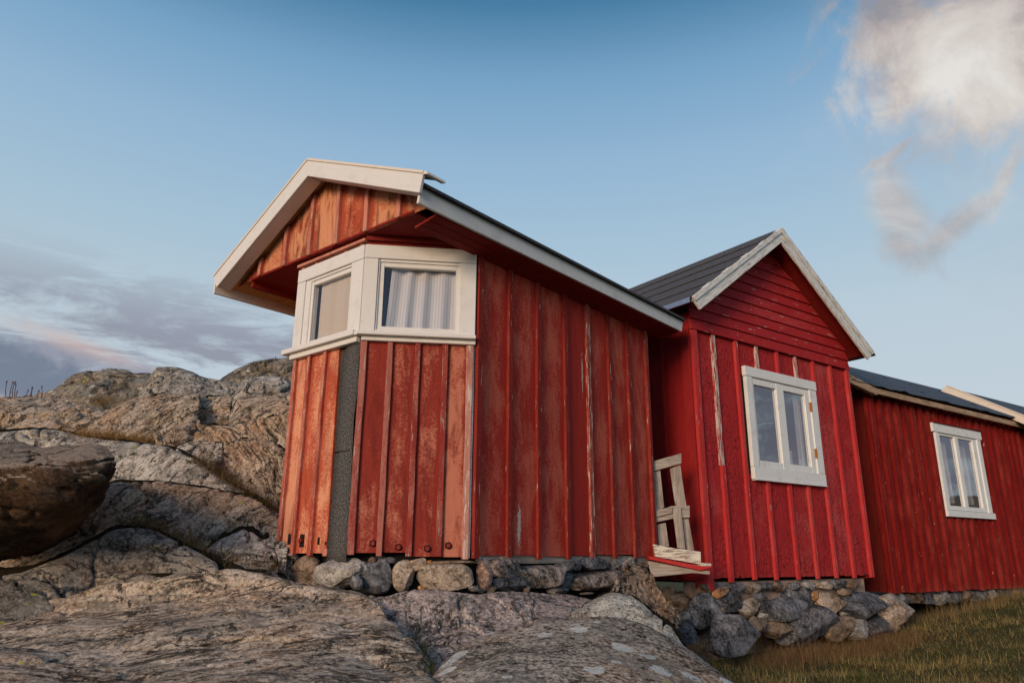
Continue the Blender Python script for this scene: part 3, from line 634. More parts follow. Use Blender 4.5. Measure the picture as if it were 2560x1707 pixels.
L(ledge('rocky_hill', [(-1600, 2000, 4.4), (-350, 1640, 4.5), (-50, 1580, 4.6), (150, 1540, 4.7), (300, 1480, 4.8), (430, 1430, 4.9), (600, 1335, 5.1), (750, 1252, 5.25), (920, 1225, 5.3), (1050, 1252, 5.3), (1250, 1362, 5.2), (1500, 1480, 5.05), (1700, 1560, 4.9)], 'r_low', .4, .42, .8, .4, seed=16, amp=0.035, freq=2.0, crack=0.033, nu=220), 'low grey-green mound between the slabs')
L(ledge('rocky_hill', [(-1700, 1950, 4.7), (-900, 1620, 4.8), (-400, 1555, 4.8), (0, 1545, 4.8), (250, 1520, 4.85), (500, 1480, 4.95), (620, 1505, 4.95), (800, 1550, 4.9), (1100, 1580, 4.85), (1500, 1560, 4.9), (1800, 1540, 5.0)], 'r_low', .30, .18, .9, .2, seed=17, amp=0.021, freq=2.2, crack=0.022), 'flat grey rock behind the front slab')
# dark leaning boulder at the left edge
def z8p(l): return [at(*z8(x, y), d) for x, y, d in l]
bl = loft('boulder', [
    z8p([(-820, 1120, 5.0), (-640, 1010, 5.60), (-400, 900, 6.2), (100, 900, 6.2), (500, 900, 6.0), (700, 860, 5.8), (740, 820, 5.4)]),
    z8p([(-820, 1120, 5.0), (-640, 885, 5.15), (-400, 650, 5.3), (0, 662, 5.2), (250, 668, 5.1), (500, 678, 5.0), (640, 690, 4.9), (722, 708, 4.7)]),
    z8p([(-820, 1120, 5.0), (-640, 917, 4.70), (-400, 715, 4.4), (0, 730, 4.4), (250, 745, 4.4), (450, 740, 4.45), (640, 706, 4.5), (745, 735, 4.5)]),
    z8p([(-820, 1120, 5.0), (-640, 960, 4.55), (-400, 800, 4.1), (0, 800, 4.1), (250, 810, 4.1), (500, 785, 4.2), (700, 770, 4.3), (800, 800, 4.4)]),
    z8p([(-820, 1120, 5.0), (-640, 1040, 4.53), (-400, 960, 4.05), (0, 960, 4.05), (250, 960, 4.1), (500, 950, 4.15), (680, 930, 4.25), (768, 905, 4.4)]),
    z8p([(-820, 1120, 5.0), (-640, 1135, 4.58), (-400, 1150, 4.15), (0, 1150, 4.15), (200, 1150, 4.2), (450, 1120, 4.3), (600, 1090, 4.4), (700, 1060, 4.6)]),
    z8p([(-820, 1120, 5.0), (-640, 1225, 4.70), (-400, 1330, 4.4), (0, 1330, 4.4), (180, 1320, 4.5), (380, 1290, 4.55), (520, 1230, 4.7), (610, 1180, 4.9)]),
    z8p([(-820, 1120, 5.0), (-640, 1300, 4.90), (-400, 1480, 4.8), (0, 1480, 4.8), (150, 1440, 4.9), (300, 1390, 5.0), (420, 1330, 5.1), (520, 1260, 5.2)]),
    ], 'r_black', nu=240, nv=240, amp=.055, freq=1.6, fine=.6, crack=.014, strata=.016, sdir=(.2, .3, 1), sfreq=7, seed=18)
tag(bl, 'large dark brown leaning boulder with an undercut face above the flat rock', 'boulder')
# foreground slab
zAp = lambda l: [at(*zA(x, y), d) for x, y, d in l]
crest = [(-1300, 900, 4.1), (-700, 600, 4.3), (-250, 520, 4.4), (0, 500, 4.5), (280, 452, 4.6), (420, 412, 4.7), (600, 366, 4.75), (900, 342, 4.8), (1050, 318, 4.8), (1300, 310, 4.85), (1450, 347, 4.8), (1560, 385, 4.75), (1700, 397, 4.75), (1920, 412, 4.7), (2030, 435, 4.6), (2080, 530, 4.35), (2150, 640, 4.1), (2205, 700, 3.95), (2290, 820, 3.5), (2340, 913, 3.2), (2400, 1080, 2.8)]
cr3 = zAp(crest)
fs = loft('front_slab', [
    [p + Vector((0, .95, -.22)) if i < 14 else p + Vector((.10, .35, -.45)) for i, p in enumerate(cr3)],
    [p + Vector((0, .40, -.05)) if i < 14 else p + Vector((.05, .12, -.12)) for i, p in enumerate(cr3)],
    cr3,
    zAp([(-1300, 850, 4.05), (-250, 590, 4.36), (0, 570, 4.42), (280, 535, 4.5), (600, 485, 4.64), (900, 465, 4.68), (1200, 440, 4.68), (1450, 425, 4.66), (1700, 450, 4.58), (1950, 545, 4.28), (2060, 700, 3.8), (2150, 860, 3.3), (2250, 1100, 2.7)]),
    zAp([(-1300, 910, 3.67), (-250, 650, 3.95), (0, 625, 4.0), (280, 605, 4.05), (600, 560, 4.15), (900, 540, 4.2), (1200, 520, 4.2), (1500, 560, 4.1), (1800, 640, 3.9), (1960, 760, 3.6), (2080, 900, 3.2), (2200, 1150, 2.6)]),
    zAp([(-1300, 980, 3.35), (-250, 720, 3.6), (0, 710, 3.65), (400, 705, 3.7), (700, 700, 3.7), (1100, 700, 3.7), (1500, 720, 3.6), (1800, 800, 3.4), (2000, 950, 3.0), (2150, 1200, 2.5)]),
    zAp([(-1300, 1210, 2.60), (-250, 950, 2.8), (0, 950, 2.8), (600, 950, 2.8), (1200, 950, 2.8), (1700, 980, 2.75), (1950, 1100, 2.6), (2100, 1350, 2.2)]),
    zAp([(-1300, 1760, 1.58), (-250, 1500, 1.7), (0, 1500, 1.7), (600, 1500, 1.7), (1200, 1500, 1.7), (1700, 1550, 1.7), (1950, 1650, 1.65), (2100, 1800, 1.6)]),
    ], 'r_front', nu=620, nv=380, amp=.065, freq=1.7, fine=.50, crack=.010, strata=.026, sdir=(-.05, .55, 1.0), sfreq=5.0, seed=21, st3=(.38, .9, 1.6))
L(fs, 'broad tan banded slab filling the lower left foreground')
# slab under the foundation stones
b3 = [at(*zB(x, y), d) for x, y, d in [(20, 300, 4.75), (150, 290, 4.85), (260, 272, 4.9), (370, 265, 4.92), (520, 275, 4.95), (640, 290, 5.0), (780, 285, 5.15), (900, 280, 5.3), (1000, 282, 5.45), (1100, 292, 5.6), (1200, 300, 5.75), (1400, 330, 5.9)]]
L(loft('foundation_ledge', [[p + Vector((.2, 1.3, -.32)) for p in b3], [p + Vector((.05, .35, -.05)) for p in b3], b3,
    [at(*zB(x, y), d) for x, y, d in [(20, 330, 4.65), (150, 335, 4.72), (370, 320, 4.75), (640, 335, 4.8), (900, 325, 5.0), (1100, 335, 5.2), (1400, 370, 5.3)]],
    [at(*zB(x, y), d) for x, y, d in [(60, 420, 4.5), (200, 440, 4.55), (370, 430, 4.6), (640, 430, 4.62), (900, 400, 4.75), (1100, 380, 4.95), (1400, 420, 4.9)]],
    [at(*zB(x, y), d) for x, y, d in [(100, 520, 4.35), (260, 520, 4.4), (400, 505, 4.45), (640, 470, 4.5), (900, 455, 4.6), (1100, 420, 4.75), (1400, 480, 4.6)]],
    [at(*zB(x, y), d) for x, y, d in [(120, 640, 4.1), (300, 600, 4.15), (450, 560, 4.25), (640, 530, 4.35), (900, 500, 4.45), (1100, 470, 4.55), (1400, 560, 4.3)]],
    [at(*zB(x, y), d) for x, y, d in [(200, 800, 3.6), (330, 760, 3.7), (500, 700, 3.8), (700, 640, 4.0), (900, 600, 4.1), (1100, 580, 4.2), (1400, 640, 4.1)]]],
    'r_pink', nu=300, nv=170, amp=.055, freq=2.2, fine=.35, crack=.014, strata=.003, sdir=(1, .2, .1), sfreq=7, seed=22), 'pinkish gneiss ledge carrying the foundation stones')
gr = ledge('boulder', [(1240, 400, 5.0), (1310, 345, 5.05), (1370, 310, 5.1), (1430, 280, 5.1), (1490, 270, 5.1), (1590, 288, 5.1), (1660, 330, 5.05), (1720, 372, 5.0), (1790, 430, 4.9), (1860, 490, 4.85), (1915, 570, 4.75), (1930, 640, 4.65)], 'r_green', .62, .55, .5, .5, bulge=.33, conv=zB, seed=23, amp=.05, freq=2.2, crack=.02, nu=200)
tag(gr, 'grey-green lichened rounded rock between the foundation ledge and the big front boulder', 'boulder')
br = ledge('boulder', [(1440, 330, 5.75), (1500, 215, 5.9), (1560, 150, 6.05), (1620, 108, 6.15), (1690, 118, 6.2), (1715, 170, 6.15), (1750, 240, 6.1), (1790, 300, 6.0), (1840, 390, 5.85), (1850, 470, 5.7)], 'r_brown', .8, .45, .4, .5, bulge=.2, conv=zB, seed=24, amp=.05, freq=2.6, crack=.03)
tag(br, 'brown wedge-shaped rock leaning under the far corner of the bay shed', 'boulder')
# speckled front boulder
def ringrow(l): return [at(*zB(x, y), d) for x, y, d in l]
bo = loft('boulder', [
    ringrow([(480, 900, 4.0), (700, 800, 4.6), (1100, 700, 4.9), (1500, 650, 4.9), (1900, 800, 4.7), (2300, 1100, 4.2)]),
    ringrow([(440, 760, 3.7), (700, 640, 4.2), (1000, 530, 4.5), (1440, 470, 4.6), (1800, 580, 4.4), (2250, 860, 3.9)]),
    ringrow([(410, 800, 3.4), (480, 690, 3.6), (600, 595, 3.75), (720, 530, 3.9), (850, 488, 3.98), (1000, 460, 4.05), (1200, 430, 4.12), (1440, 421, 4.15), (1570, 440, 4.12), (1700, 488, 4.05), (1900, 590, 3.9), (2050, 690, 3.75), (2230, 816, 3.55), (2400, 990, 3.3)]),
    ringrow([(460, 880, 3.1), (600, 720, 3.35), (850, 590, 3.6), (1150, 520, 3.75), (1450, 520, 3.78), (1700, 600, 3.68), (1950, 740, 3.5), (2150, 900, 3.3), (2350, 1150, 3.0)]),
    ringrow([(480, 1050, 2.75), (650, 900, 2.95), (900, 760, 3.15), (1200, 690, 3.3), (1500, 700, 3.3), (1750, 800, 3.2), (2000, 950, 3.05), (2200, 1150, 2.9), (2350, 1350, 2.8)]),
    ringrow([(550, 1500, 2.3), (750, 1350, 2.4), (1000, 1250, 2.45), (1300, 1200, 2.5), (1600, 1250, 2.5), (1850, 1350, 2.45), (2050, 1500, 2.4), (2200, 1650, 2.4), (2300, 1800, 2.4)]),
    ], 'r_boulder', nu=300, nv=220, amp=.03, freq=1.5, fine=.3, crack=.0, seed=25)
tag(bo, 'big rounded speckled boulder with white and yellow lichen spots in the foreground', 'boulder')

# ================================================================== STONES
def stone(name, parent, fr, px, off, mat, conv=None, depth=.8, n_exp=2.7, rot=0, taper=0.0, cuts=3, rough=.10, seed=0, sub=4, sink=0.0, grow=.0):
    """one stone filling the pixel box px=(x0,y0,x1,y1) as seen on wall plane fr"""
    x0, y0, x1, y1 = px; gx, gy = (x1 - x0) * grow, (y1 - y0) * grow; x0, x1, y0, y1 = x0 - gx, x1 + gx, y0 - gy, y1 + gy; a = conv(x0, y1) if conv else (x0, y1); b = conv(x1, y0) if conv else (x1, y0)
    ua, za = fr.uv(*a, off); ub, zb = fr.uv(*b, off)
    w, h = abs(ub - ua) / 2, abs(zb - za) / 2; d = depth * (w + h) / 2
    rr = random.Random(seed * 7919 + 3); bm = bmesh.new(); bmesh.ops.create_icosphere(bm, subdivisions=sub, radius=1)
    planes = [(Vector((rr.uniform(-1, 1), rr.uniform(-1, .3), rr.uniform(-1, 1))).normalized(), rr.uniform(.58, .88)) for _ in range(cuts)]
    sd_ = Vector((seed * 3.1, seed * 1.7, 0)); ca, sa = math.cos(R(rot)), math.sin(R(rot))
    ext = [1e9, -1e9, 1e9, -1e9]
    for v in bm.verts:
        p = v.co.copy(); k = (abs(p.x) ** n_exp + abs(p.y) ** n_exp + abs(p.z) ** n_exp) ** (-1 / n_exp); p *= k
        for nn, dd in planes:
            t_ = p.dot(nn) - dd
            if t_ > 0: p -= nn * t_
        p += p.normalized() * (rough * mn.fractal(p * 1.3 + sd_, 1, 2, 3) + rough * .45 * mn.fractal(p * 4 + sd_, .8, 2, 4))
        p.x *= 1 - taper * p.z
        p.x, p.z = p.x * ca - p.z * sa, p.x * sa + p.z * ca
        v.co = p; ext = [min(ext[0], p.x), max(ext[1], p.x), min(ext[2], p.z), max(ext[3], p.z)]
    cu, cz = (ua + ub) / 2, (za + zb) / 2; mx_, mz_ = (ext[0] + ext[1]) / 2, (ext[2] + ext[3]) / 2; hx, hz = (ext[1] - ext[0]) / 2, (ext[3] - ext[2]) / 2
    c = fr.P(cu, cz - h, off - sink)
    for v in bm.verts:
        p = v.co; q = fr.P(cu + (p.x - mx_) / hx * w, cz + (p.z - mz_) / hz * h, off - sink - p.y * d - d * .25); v.co = q - c
    bmesh.ops.recalc_face_normals(bm, faces=bm.faces); bm.normal_update()
    for f in bm.faces: f.smooth = True
    for e in bm.edges:
        if len(e.link_faces) == 2 and e.calc_face_angle(0) > R(17): e.smooth = False
    me = bpy.data.meshes.new(name); bm.to_mesh(me); bm.free(); me.materials.append(M[mat])
    return place(name, me, c, parent)

# ================================================================== BAY SHED
shed = thing('bay_shed', 'weathered red shed on loose stones with a white-framed corner bay window', 'shed', fA.P(1.0, 0, -.9))
# structural shell with window openings (dark inside)
winC = (.10, .76, 1.56, 2.14); winB = (.09, .70, 1.56, 2.13)
b = MB(); wall_hole(b, fC, 0, UC, .03, 2.30, winC, -.06, -.012); b.build('bay_wall', 'dark_wood', shed)
b = MB(); wall_hole(b, fB, 0, UB, .03, 2.30, winB, -.06, -.012); b.build('bay_wall', 'dark_wood', shed)
b = MB(); b.rect(fA, .02, UA, .02, 2.34, -.06, -.012); b.build('side_wall', 'dark_wood', shed)
# the walls the photograph does not show: mirrored chamfer, far side, rear
SL = 2.06
def wall_st(s0, t0, s1, t1, z0, z1, mat, name):
    a, c = hs(s0, t0, 0), hs(s1, t1, 0); d = (c - a); n = Vector((-d.y, d.x, 0)).normalized() * .02
    q = MB(); q.hexa([a - n + Vector((0, 0, z0)), c - n + Vector((0, 0, z0)), c + n + Vector((0, 0, z0)), a + n + Vector((0, 0, z0)), a - n + Vector((0, 0, z1)), c - n + Vector((0, 0, z1)), c + n + Vector((0, 0, z1)), a + n + Vector((0, 0, z1))])
    return q.build(name, mat, shed)
s0_, t0_ = st_of(P0)
wall_st(s0_ + .01, t0_ + .01, SL, .12, .02, 2.30, 'b_panel', 'bay_wall')
wall_st(SL, .14, SL, UA, .02, 2.30, 'a_panel', 'side_wall')
wall_st(.03, UA - .02, SL - .03, UA - .02, .02, 2.30, 'a_panel', 'end_wall')
b = MB(); b.face([hs(*q, .015) for q in ((.02, .02), (.02, UA - .05), (SL - .04, UA - .05), (SL - .04, .14), (s0_, t0_ + .03), (.563, t0_ + .03))], [(0, 0)] * 6); b.build('floor', 'dark_wood', shed)
# --- long side wall: boards and battens
uA = [.02, .386, .748, 1.131, 1.48, 1.83, 2.179, 2.535]
zt = 2.35
for i in range(7):
    b = MB(); a, c = uA[i] + .004, uA[i + 1] - .004; zb = -.005 + J(.008)
    b.prism(fA, [(a, zb + J(.004)), (c, zb + J(.004)), (c, zt), (a, zt)], -.010, .004 + J(.002)); b.build('wall_board', 'a_panel', shed)
for i, u in enumerate(uA[1:-1]):
    batten('batten', fA, u, -.035 + J(.008), zt, .052 + J(.004), .0045, .030, 'a_peel' if i == 3 else 'a_batten', shed)
batten('corner_board', fA, .030, -.03, zt, .058, .0045, .032, 'a_batten', shed)
batten('corner_board', fA, 2.530, -.04, zt, .05, .0045, .034, 'a_batten', shed)
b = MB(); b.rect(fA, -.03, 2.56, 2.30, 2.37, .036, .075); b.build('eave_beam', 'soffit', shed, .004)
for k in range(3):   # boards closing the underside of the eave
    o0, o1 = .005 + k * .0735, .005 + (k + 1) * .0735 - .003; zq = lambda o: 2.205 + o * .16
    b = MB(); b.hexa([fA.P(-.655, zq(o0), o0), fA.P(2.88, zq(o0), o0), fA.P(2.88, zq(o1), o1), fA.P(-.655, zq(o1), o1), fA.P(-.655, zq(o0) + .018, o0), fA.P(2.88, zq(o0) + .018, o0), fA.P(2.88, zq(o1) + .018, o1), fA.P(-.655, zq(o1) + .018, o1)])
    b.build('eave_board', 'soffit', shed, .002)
b = MB(); b.rect(fA, .1, UA, -.065, -.008, -.05, -.012); b.build('sill_beam', 'grey_wood_h', shed)
# --- chamfered bay wall facing the camera
uC = [.812, .621, .422, .220, .045]
for i in range(4):
    b = MB(); lo = -.005 if i < 2 else -.030
    b.prism(fC, [(uC[i + 1] + .003, lo + .01 + J(.003)), (uC[i] - .003, lo + .01 + J(.003)), (uC[i] - .003, 1.50), (uC[i + 1] + .003, 1.50)], -.010, .004 + J(.002)); b.build('wall_board', 'c_panel', shed)
for i, u in enumerate(uC[:4]):
    batten('batten', fC, u, -.018 if i else -.01, 1.50, .040 if i else .046, .0045, .030, 'c_batten', shed)
batten('corner_board', fC, .040, -.035, 1.50, .046, .0045, .030, 'c_peel', shed)
batten('batten', fC, .012, -.03, 2.24, .014, -.004, .012, 'white_old', shed)
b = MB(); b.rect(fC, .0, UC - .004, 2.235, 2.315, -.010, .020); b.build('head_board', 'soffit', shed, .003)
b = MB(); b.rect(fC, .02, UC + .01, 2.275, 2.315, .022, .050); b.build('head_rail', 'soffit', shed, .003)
# --- front bay wall
uBt = [(.790, .82), (.609, .62), (.403, .422)]
bx = [.80, .609, .403, .225]
for i in range(3):
    b = MB(); b.prism(fB, [(bx[i + 1] + (.002 if i < 2 else 0), -.002 + J(.004)), (bx[i] - .002, -.002 + J(.004)), (bx[i] - .002, 1.50), (bx[i + 1] + (.002 if i < 2 else .03), 1.50)], -.010, .004 + J(.002)); b.build('wall_board', 'b_panel', shed)
batten('corner_board', fB, .795, -.01, 1.50, .040, .0045, .030, 'b_batten', shed)
batten('batten', fB, .609, -.02, 1.50, .040, .0045, .030, 'b_batten', shed)
batten('batten', fB, .403, -.02, 1.50, .040, .0045, .030, 'b_batten', shed)
batten('batten', fB, .232, -.02, .03, .05, .0045, .018, 'b_batten', shed, seg=2)
# felt strip nailed over the corner
b = MB(); zs = np.linspace(-.055, 1.525, 26); prev = None
for z in zs:
    lft = .205 + .012 * mn.noise(Vector((z * 3, 1, 0))) + .014 * mn.noise(Vector((z * 16, 5, 0))) + (.035 if z > 1.45 else 0) * -1 + .02 * (1 - z / 1.5) * .3
    rgt = -.012 + .008 * mn.noise(Vector((z * 4, 9, 0))) + (.02 * max(0, 1 - abs(z - .9) / .25))
    bul = .012 + .007 * mn.noise(Vector((z * 2.2, 3, 3)))
    row = [(lft, z, .007), ((lft + rgt) / 2, z, bul + .010), (rgt, z, .006 + bul)]
    if prev:
        for k in range(2):
            q = [prev[k], prev[k + 1], row[k + 1], row[k]]; b.face([fB.P(*t_) for t_ in q], [t_[:2] for t_ in q])
    prev = row
fo = b.build('felt_strip', 'felt', shed, smooth=True); sol = fo.modifiers.new('thick', 'SOLIDIFY'); sol.thickness = .004
b = MB(); b.rect(fB, .02, .20, .690, .6945, .004, .030); b.build('felt_seam', 'hole', shed)
# upper strip above the front bay window
b = MB(); b.rect(fB, -.01, UB + .02, 2.240, 2.31, -.010, .004); b.build('head_board', 'gable', shed)
b = MB(); b.rect(fB, -.02, UB + .04, 2.268, 2.292, .005, .050); b.build('head_rail', 'b_batten', shed, .003)
for u in (.05, .24, .62, .80): batten('batten', fB, u, 2.236, 2.266, .035, .0045, .028, 'b_batten', shed, seg=1)
# --- bolts and holes along the foot
def bolt(fr, u, z, kind):
    b = MB(); n_ = 6; r0 = .018; r1 = .027
    if kind == 'bolt':
        ring = [(u + r0 * math.cos(k * 2 * PI / n_ + .3), z + r0 * math.sin(k * 2 * PI / n_ + .3)) for k in range(n_)]
        h = MB(); h.prism(fr, [(u + (r1 if k % 2 else r1 * .85) * math.cos(k * PI / 5), z + (r1 if k % 2 else r1 * .85) * math.sin(k * PI / 5)) for k in range(10)], .003, .0075)
        b.prism(fr, ring, .004, .028); o = b.build('bolt', 'bolt', shed, .003); h.build('bolt_hole', 'hole', o)
    else:
        w, hh = kind; b.prism(fr, [(u - w, z - hh), (u + w, z - hh * .9), (u + w * .8, z + hh), (u - w, z + hh * .9)], .003, .0075); b.build('open_hole', 'hole', shed)
PI = math.pi
for u, z in ((.666, .065), (.493, .041), (.297, .034), (.155, .055)): bolt(fC, u, z, 'bolt')
bolt(fB, .525, .085, 'bolt'); bolt(fB, .684, .097, (.020, .040)); bolt(fB, .325, .082, (.014, .026)); bolt(fB, .240, .066, (.010, .012))
b = MB(); b.rect(fB, .497, .553, .04, .13, .0035, .006); b.build('open_hole', 'hole', shed)

# --- bay windows: sash with casing boards and a pane
def bay_window(fr, u0, u1, glass, jl, jr, zb, zt_, zh, parent, lab):
    g0, g1, gz0, gz1 = glass; b = MB()
    w = .018; a0, a1, c0, c1 = g0 - .035, g1 + .035, gz0 - .035, gz1 + .04
    b.rect(fr, a0, g0, c0, c1, -.030, .012); b.rect(fr, g1, a1, c0, c1, -.030, .012); b.rect(fr, g0, g1, c0, gz0, -.030, .012); b.rect(fr, g0, g1, gz1, c1, -.030, .012)
    sash = b.build('window', 'white', parent, .004); sash['label'] = lab
    b = MB(); b.rect(fr, u0, jr, zb, zh, .004, .036); b.build('casing_board', 'white', sash, .003)
    b = MB(); b.rect(fr, jl, u1, zb, zh, .004, .036); b.build('casing_board', 'white', sash, .003)
    b = MB(); b.rect(fr, u0, u1, zh + .002, zt_, .004, .038); b.build('casing_board', 'white_h', sash, .003)
    b = MB(); b.rect(fr, jr, jl, zb, c0 + .004, .004, .030); b.build('bottom_rail', 'white_h', sash, .003)
    b = MB()
    b.rect(fr, jr, a0 + .004, c0, zh, .0, .024); b.rect(fr, a1 - .004, jl, c0, zh, .0, .024); b.rect(fr, a0 + .006, a1 - .006, c1 - .004, zh, .0, .024); b.build('inner_trim', 'white', sash, .003)
    b = MB(); b.rect(fr, g0 - .004, g1 + .004, gz0 - .004, gz1 + .004, -.014, -.010); b.build('pane', 'glass', sash)
    return sash
bay_window(fC, .004, UC + .012, (.154, .700, 1.608, 2.078), .744, .128, 1.552, 2.245, 2.134, shed, 'white window facing the camera with a striped curtain behind')
bay_window(fB, -.006, UB + .030, (.137, .640, 1.606, 2.074), .737, .136, 1.565, 2.245, 2.130, shed, 'white window on the sea-facing side with a plain blind')
# sill running round the bay
b = MB(); b.rect(fC, .0, UC + .03, 1.522, 1.550, .004, .085); b.build('window_sill', 'white_h', shed, .004)
b = MB(); b.rect(fB, .0, UB + .10, 1.522, 1.562, .004, .085); b.build('window_sill', 'white_h', shed, .004)
b = MB(); b.prism(fB, [(-.035, 1.5225), (.002, 1.5225), (.002, 1.5515), (-.035, 1.5515)], .004, .07); b.build('window_sill', 'white_h', shed)
b = MB(); b.rect(fC, .0, UC + .0, 1.488, 1.521, .004, .045); b.build('sill_apron', 'fascia', shed, .003)
b = MB(); b.rect(fB, -.0, UB + .03, 1.478, 1.521, .004, .050); b.build('sill_apron', 'fascia', shed, .003)

# --- gable over the bay
GO = .06
fG = Fr(fB.P(0, 0, GO), -49.94, True)
QO = .2603
fQ = Fr(fA.P(-.875, 0, .25), -49.94, True)      # the outer face of the barge boards (s = u - .25)
uq = lambda s_: s_ + .25 if True else s_
ug = lambda s_: s_ - .563                         # gable frame u from shed s
SR, ZR = -.28, 2.395; SA_, ZA_ = 1.084, 3.02; SLf, ZLf = 2.405, 2.34
def roof_z(s_):
    return ZR + (s_ - SR) / (SA_ - SR) * (ZA_ - ZR) if s_ < SA_ else ZA_ + (s_ - SA_) / (SLf - SA_) * (ZLf - ZA_)
gb = [1.391, 1.02, .664, .307, -.055, -.427]
ge = [1.78] + gb + [-.785]
for i in range(len(ge) - 1):
    l_, r_ = ge[i], ge[i + 1]; sl, s_r = l_ + .563, r_ + .563; pts = [(l_ - .003, 2.32 + J(.004)), (r_ + .003, 2.318 + J(.004))]
    top = [(r_ + .003, max(2.33, roof_z(s_r) - .062))]
    if s_r < SA_ < sl: top.append((ug(SA_), roof_z(SA_) - .062))
    top.append((l_ - .003, max(2.33, roof_z(sl) - .062)))
    b = MB(); b.prism(fG, pts + top, -.012, 0); b.build('gable_board', 'gable', shed)
for u in gb: batten('batten', fG, u, 2.322, roof_z(u + .563) - .075, .045, .0005, .028, 'b_batten', shed, seg=4)
# soffit under the gable and the overhang
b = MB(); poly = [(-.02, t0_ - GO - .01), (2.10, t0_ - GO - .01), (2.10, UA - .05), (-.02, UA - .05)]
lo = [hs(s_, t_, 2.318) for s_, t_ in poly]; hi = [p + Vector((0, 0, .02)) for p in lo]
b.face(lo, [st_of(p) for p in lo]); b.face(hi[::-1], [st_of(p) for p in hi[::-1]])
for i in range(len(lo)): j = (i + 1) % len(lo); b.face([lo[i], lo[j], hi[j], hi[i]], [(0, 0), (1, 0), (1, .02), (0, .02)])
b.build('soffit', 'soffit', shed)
# --- roof: decking planks on the left slope, slab on the right, felt on top
TF, TBk = -.875 + .03, 2.90
def slope_quad(b, s0, s1, t0, t1, top_off, thick):
    a = [hs(s0, t0, roof_z(s0) - top_off - thick), hs(s1, t0, roof_z(s1) - top_off - thick), hs(s1, t1, roof_z(s1) - top_off - thick), hs(s0, t1, roof_z(s0) - top_off - thick)]
    b.hexa(a + [p + Vector((0, 0, thick)) for p in a])
n_ = 11
for i in range(n_):
    s0 = SA_ + (2.38 - SA_) * i / n_; s1 = SA_ + (2.38 - SA_) * (i + 1) / n_
    b = MB(); slope_quad(b, s0 + .003, s1 - .003, TF, TBk, .035, .024); b.build('roof_plank', 'deck', shed)
b = MB(); slope_quad(b, -.235, SA_ - .003, TF + .02, TBk, .035, .035); b.build('roof_deck', 'soffit', shed)
b = MB(); slope_quad(b, -.285, SA_ - .001, TF - .005, TBk + .02, .0, .022); b.build('roof_felt', 'felt2', shed)
b = MB(); slope_quad(b, SA_ + .001, 2.42, TF - .005, TBk + .02, .0, .022); b.build('roof_felt', 'felt2', shed)
for s_ in (.25, .65): # rafters glimpsed under the eave
    pass
# fascias along the eaves
fF = Fr(fA.P(0, 0, .25), 40.06)
b = MB(); b.prism(fF, [(-.85, 2.250), (2.90, 2.250), (2.94, 2.372), (-.83, 2.385)], -.022, 0); fx = b.build('fascia_board', 'fascia', shed, .003)
b = MB(); b.rect(fF, -.84, 2.95, 2.374, 2.392, -.03, .012); b.build('felt_edge', 'felt2', shed)
fLF = Fr(hs(2.40, 0, 0), 40.06)
b = MB(); b.rect(fLF, -.86, 2.94, 2.215, 2.335, -.012, .010); b.build('fascia_board', 'fascia', shed, .003)
b = MB(); b.rect(Fr(hs(2.12, 0, 0), 40.06), -.66, 2.5, 2.265, 2.335, -.018, .018); b.build('eave_beam', 'soffit', shed, .004)
# barge boards: front face, cap and the wide soffit board under the left one
Ao, Ai = (1.334, 3.053), (1.312, 2.905); Ro, Ri = (-.061, 2.436), (-.029, 2.305); Lo, Li = (2.655, 2.370), (2.585, 2.255)
b = MB(); b.prism(fQ, [Ai, Ri, Ro, Ao], -.024, 0, 24); b.build('barge_board', 'white_h', shed, .003)
b = MB(); b.prism(fQ, [Li, (Ai[0] + .002, Ai[1]), (Ao[0] + .002, Ao[1]), Lo], -.024, 0, -27); b.build('barge_board', 'white_h', shed, .003)
def off_line(a, c, k):
    d = Vector((c[0] - a[0], c[1] - a[1])).normalized(); n = Vector((-d.y, d.x)) * k; return [(a[0] + n.x, a[1] + n.y), (c[0] + n.x, c[1] + n.y)]
for a, c, sg in ((Ro, Ao, 1), (Ao, Lo, 1)):
    k = off_line(a, c, -.020 * -1 if False else .020)
    if k[0][1] < a[1]: k = off_line(a, c, -.020)
    b = MB(); b.prism(fQ, [a, c, k[1], k[0]], -.13, .008); b.build('barge_cap', 'white_warm', shed, .002)
b = MB(); b.prism(fQ, [Ro, (Ro[0] - .0, Ro[1] + .021), (Ro[0] - .040, Ro[1] + .003), (Ro[0] - .045, Ro[1] - .018), (Ro[0], Ro[1] - .004)], -.17, -.0); b.build('cap_end', 'fascia', shed)
def under(a, c, w0, w1, name, mat):
    k = off_line(a, c, .022)
    if k[0][1] < a[1]: k = off_line(a, c, -.022)
    b = MB(); b.prism(fQ, [a, c, k[1], k[0]], w0, w1); b.build(name, mat, shed, .002)
under((Li[0], Li[1] + .001), (Ai[0], Ai[1] + .001), -.132, -.0245, 'barge_soffit', 'fascia')
under((Ri[0] + .03, Ri[1] + .014), (Ai[0] - .01, Ai[1] + .001), -.110, -.0245, 'barge_soffit', 'fascia')
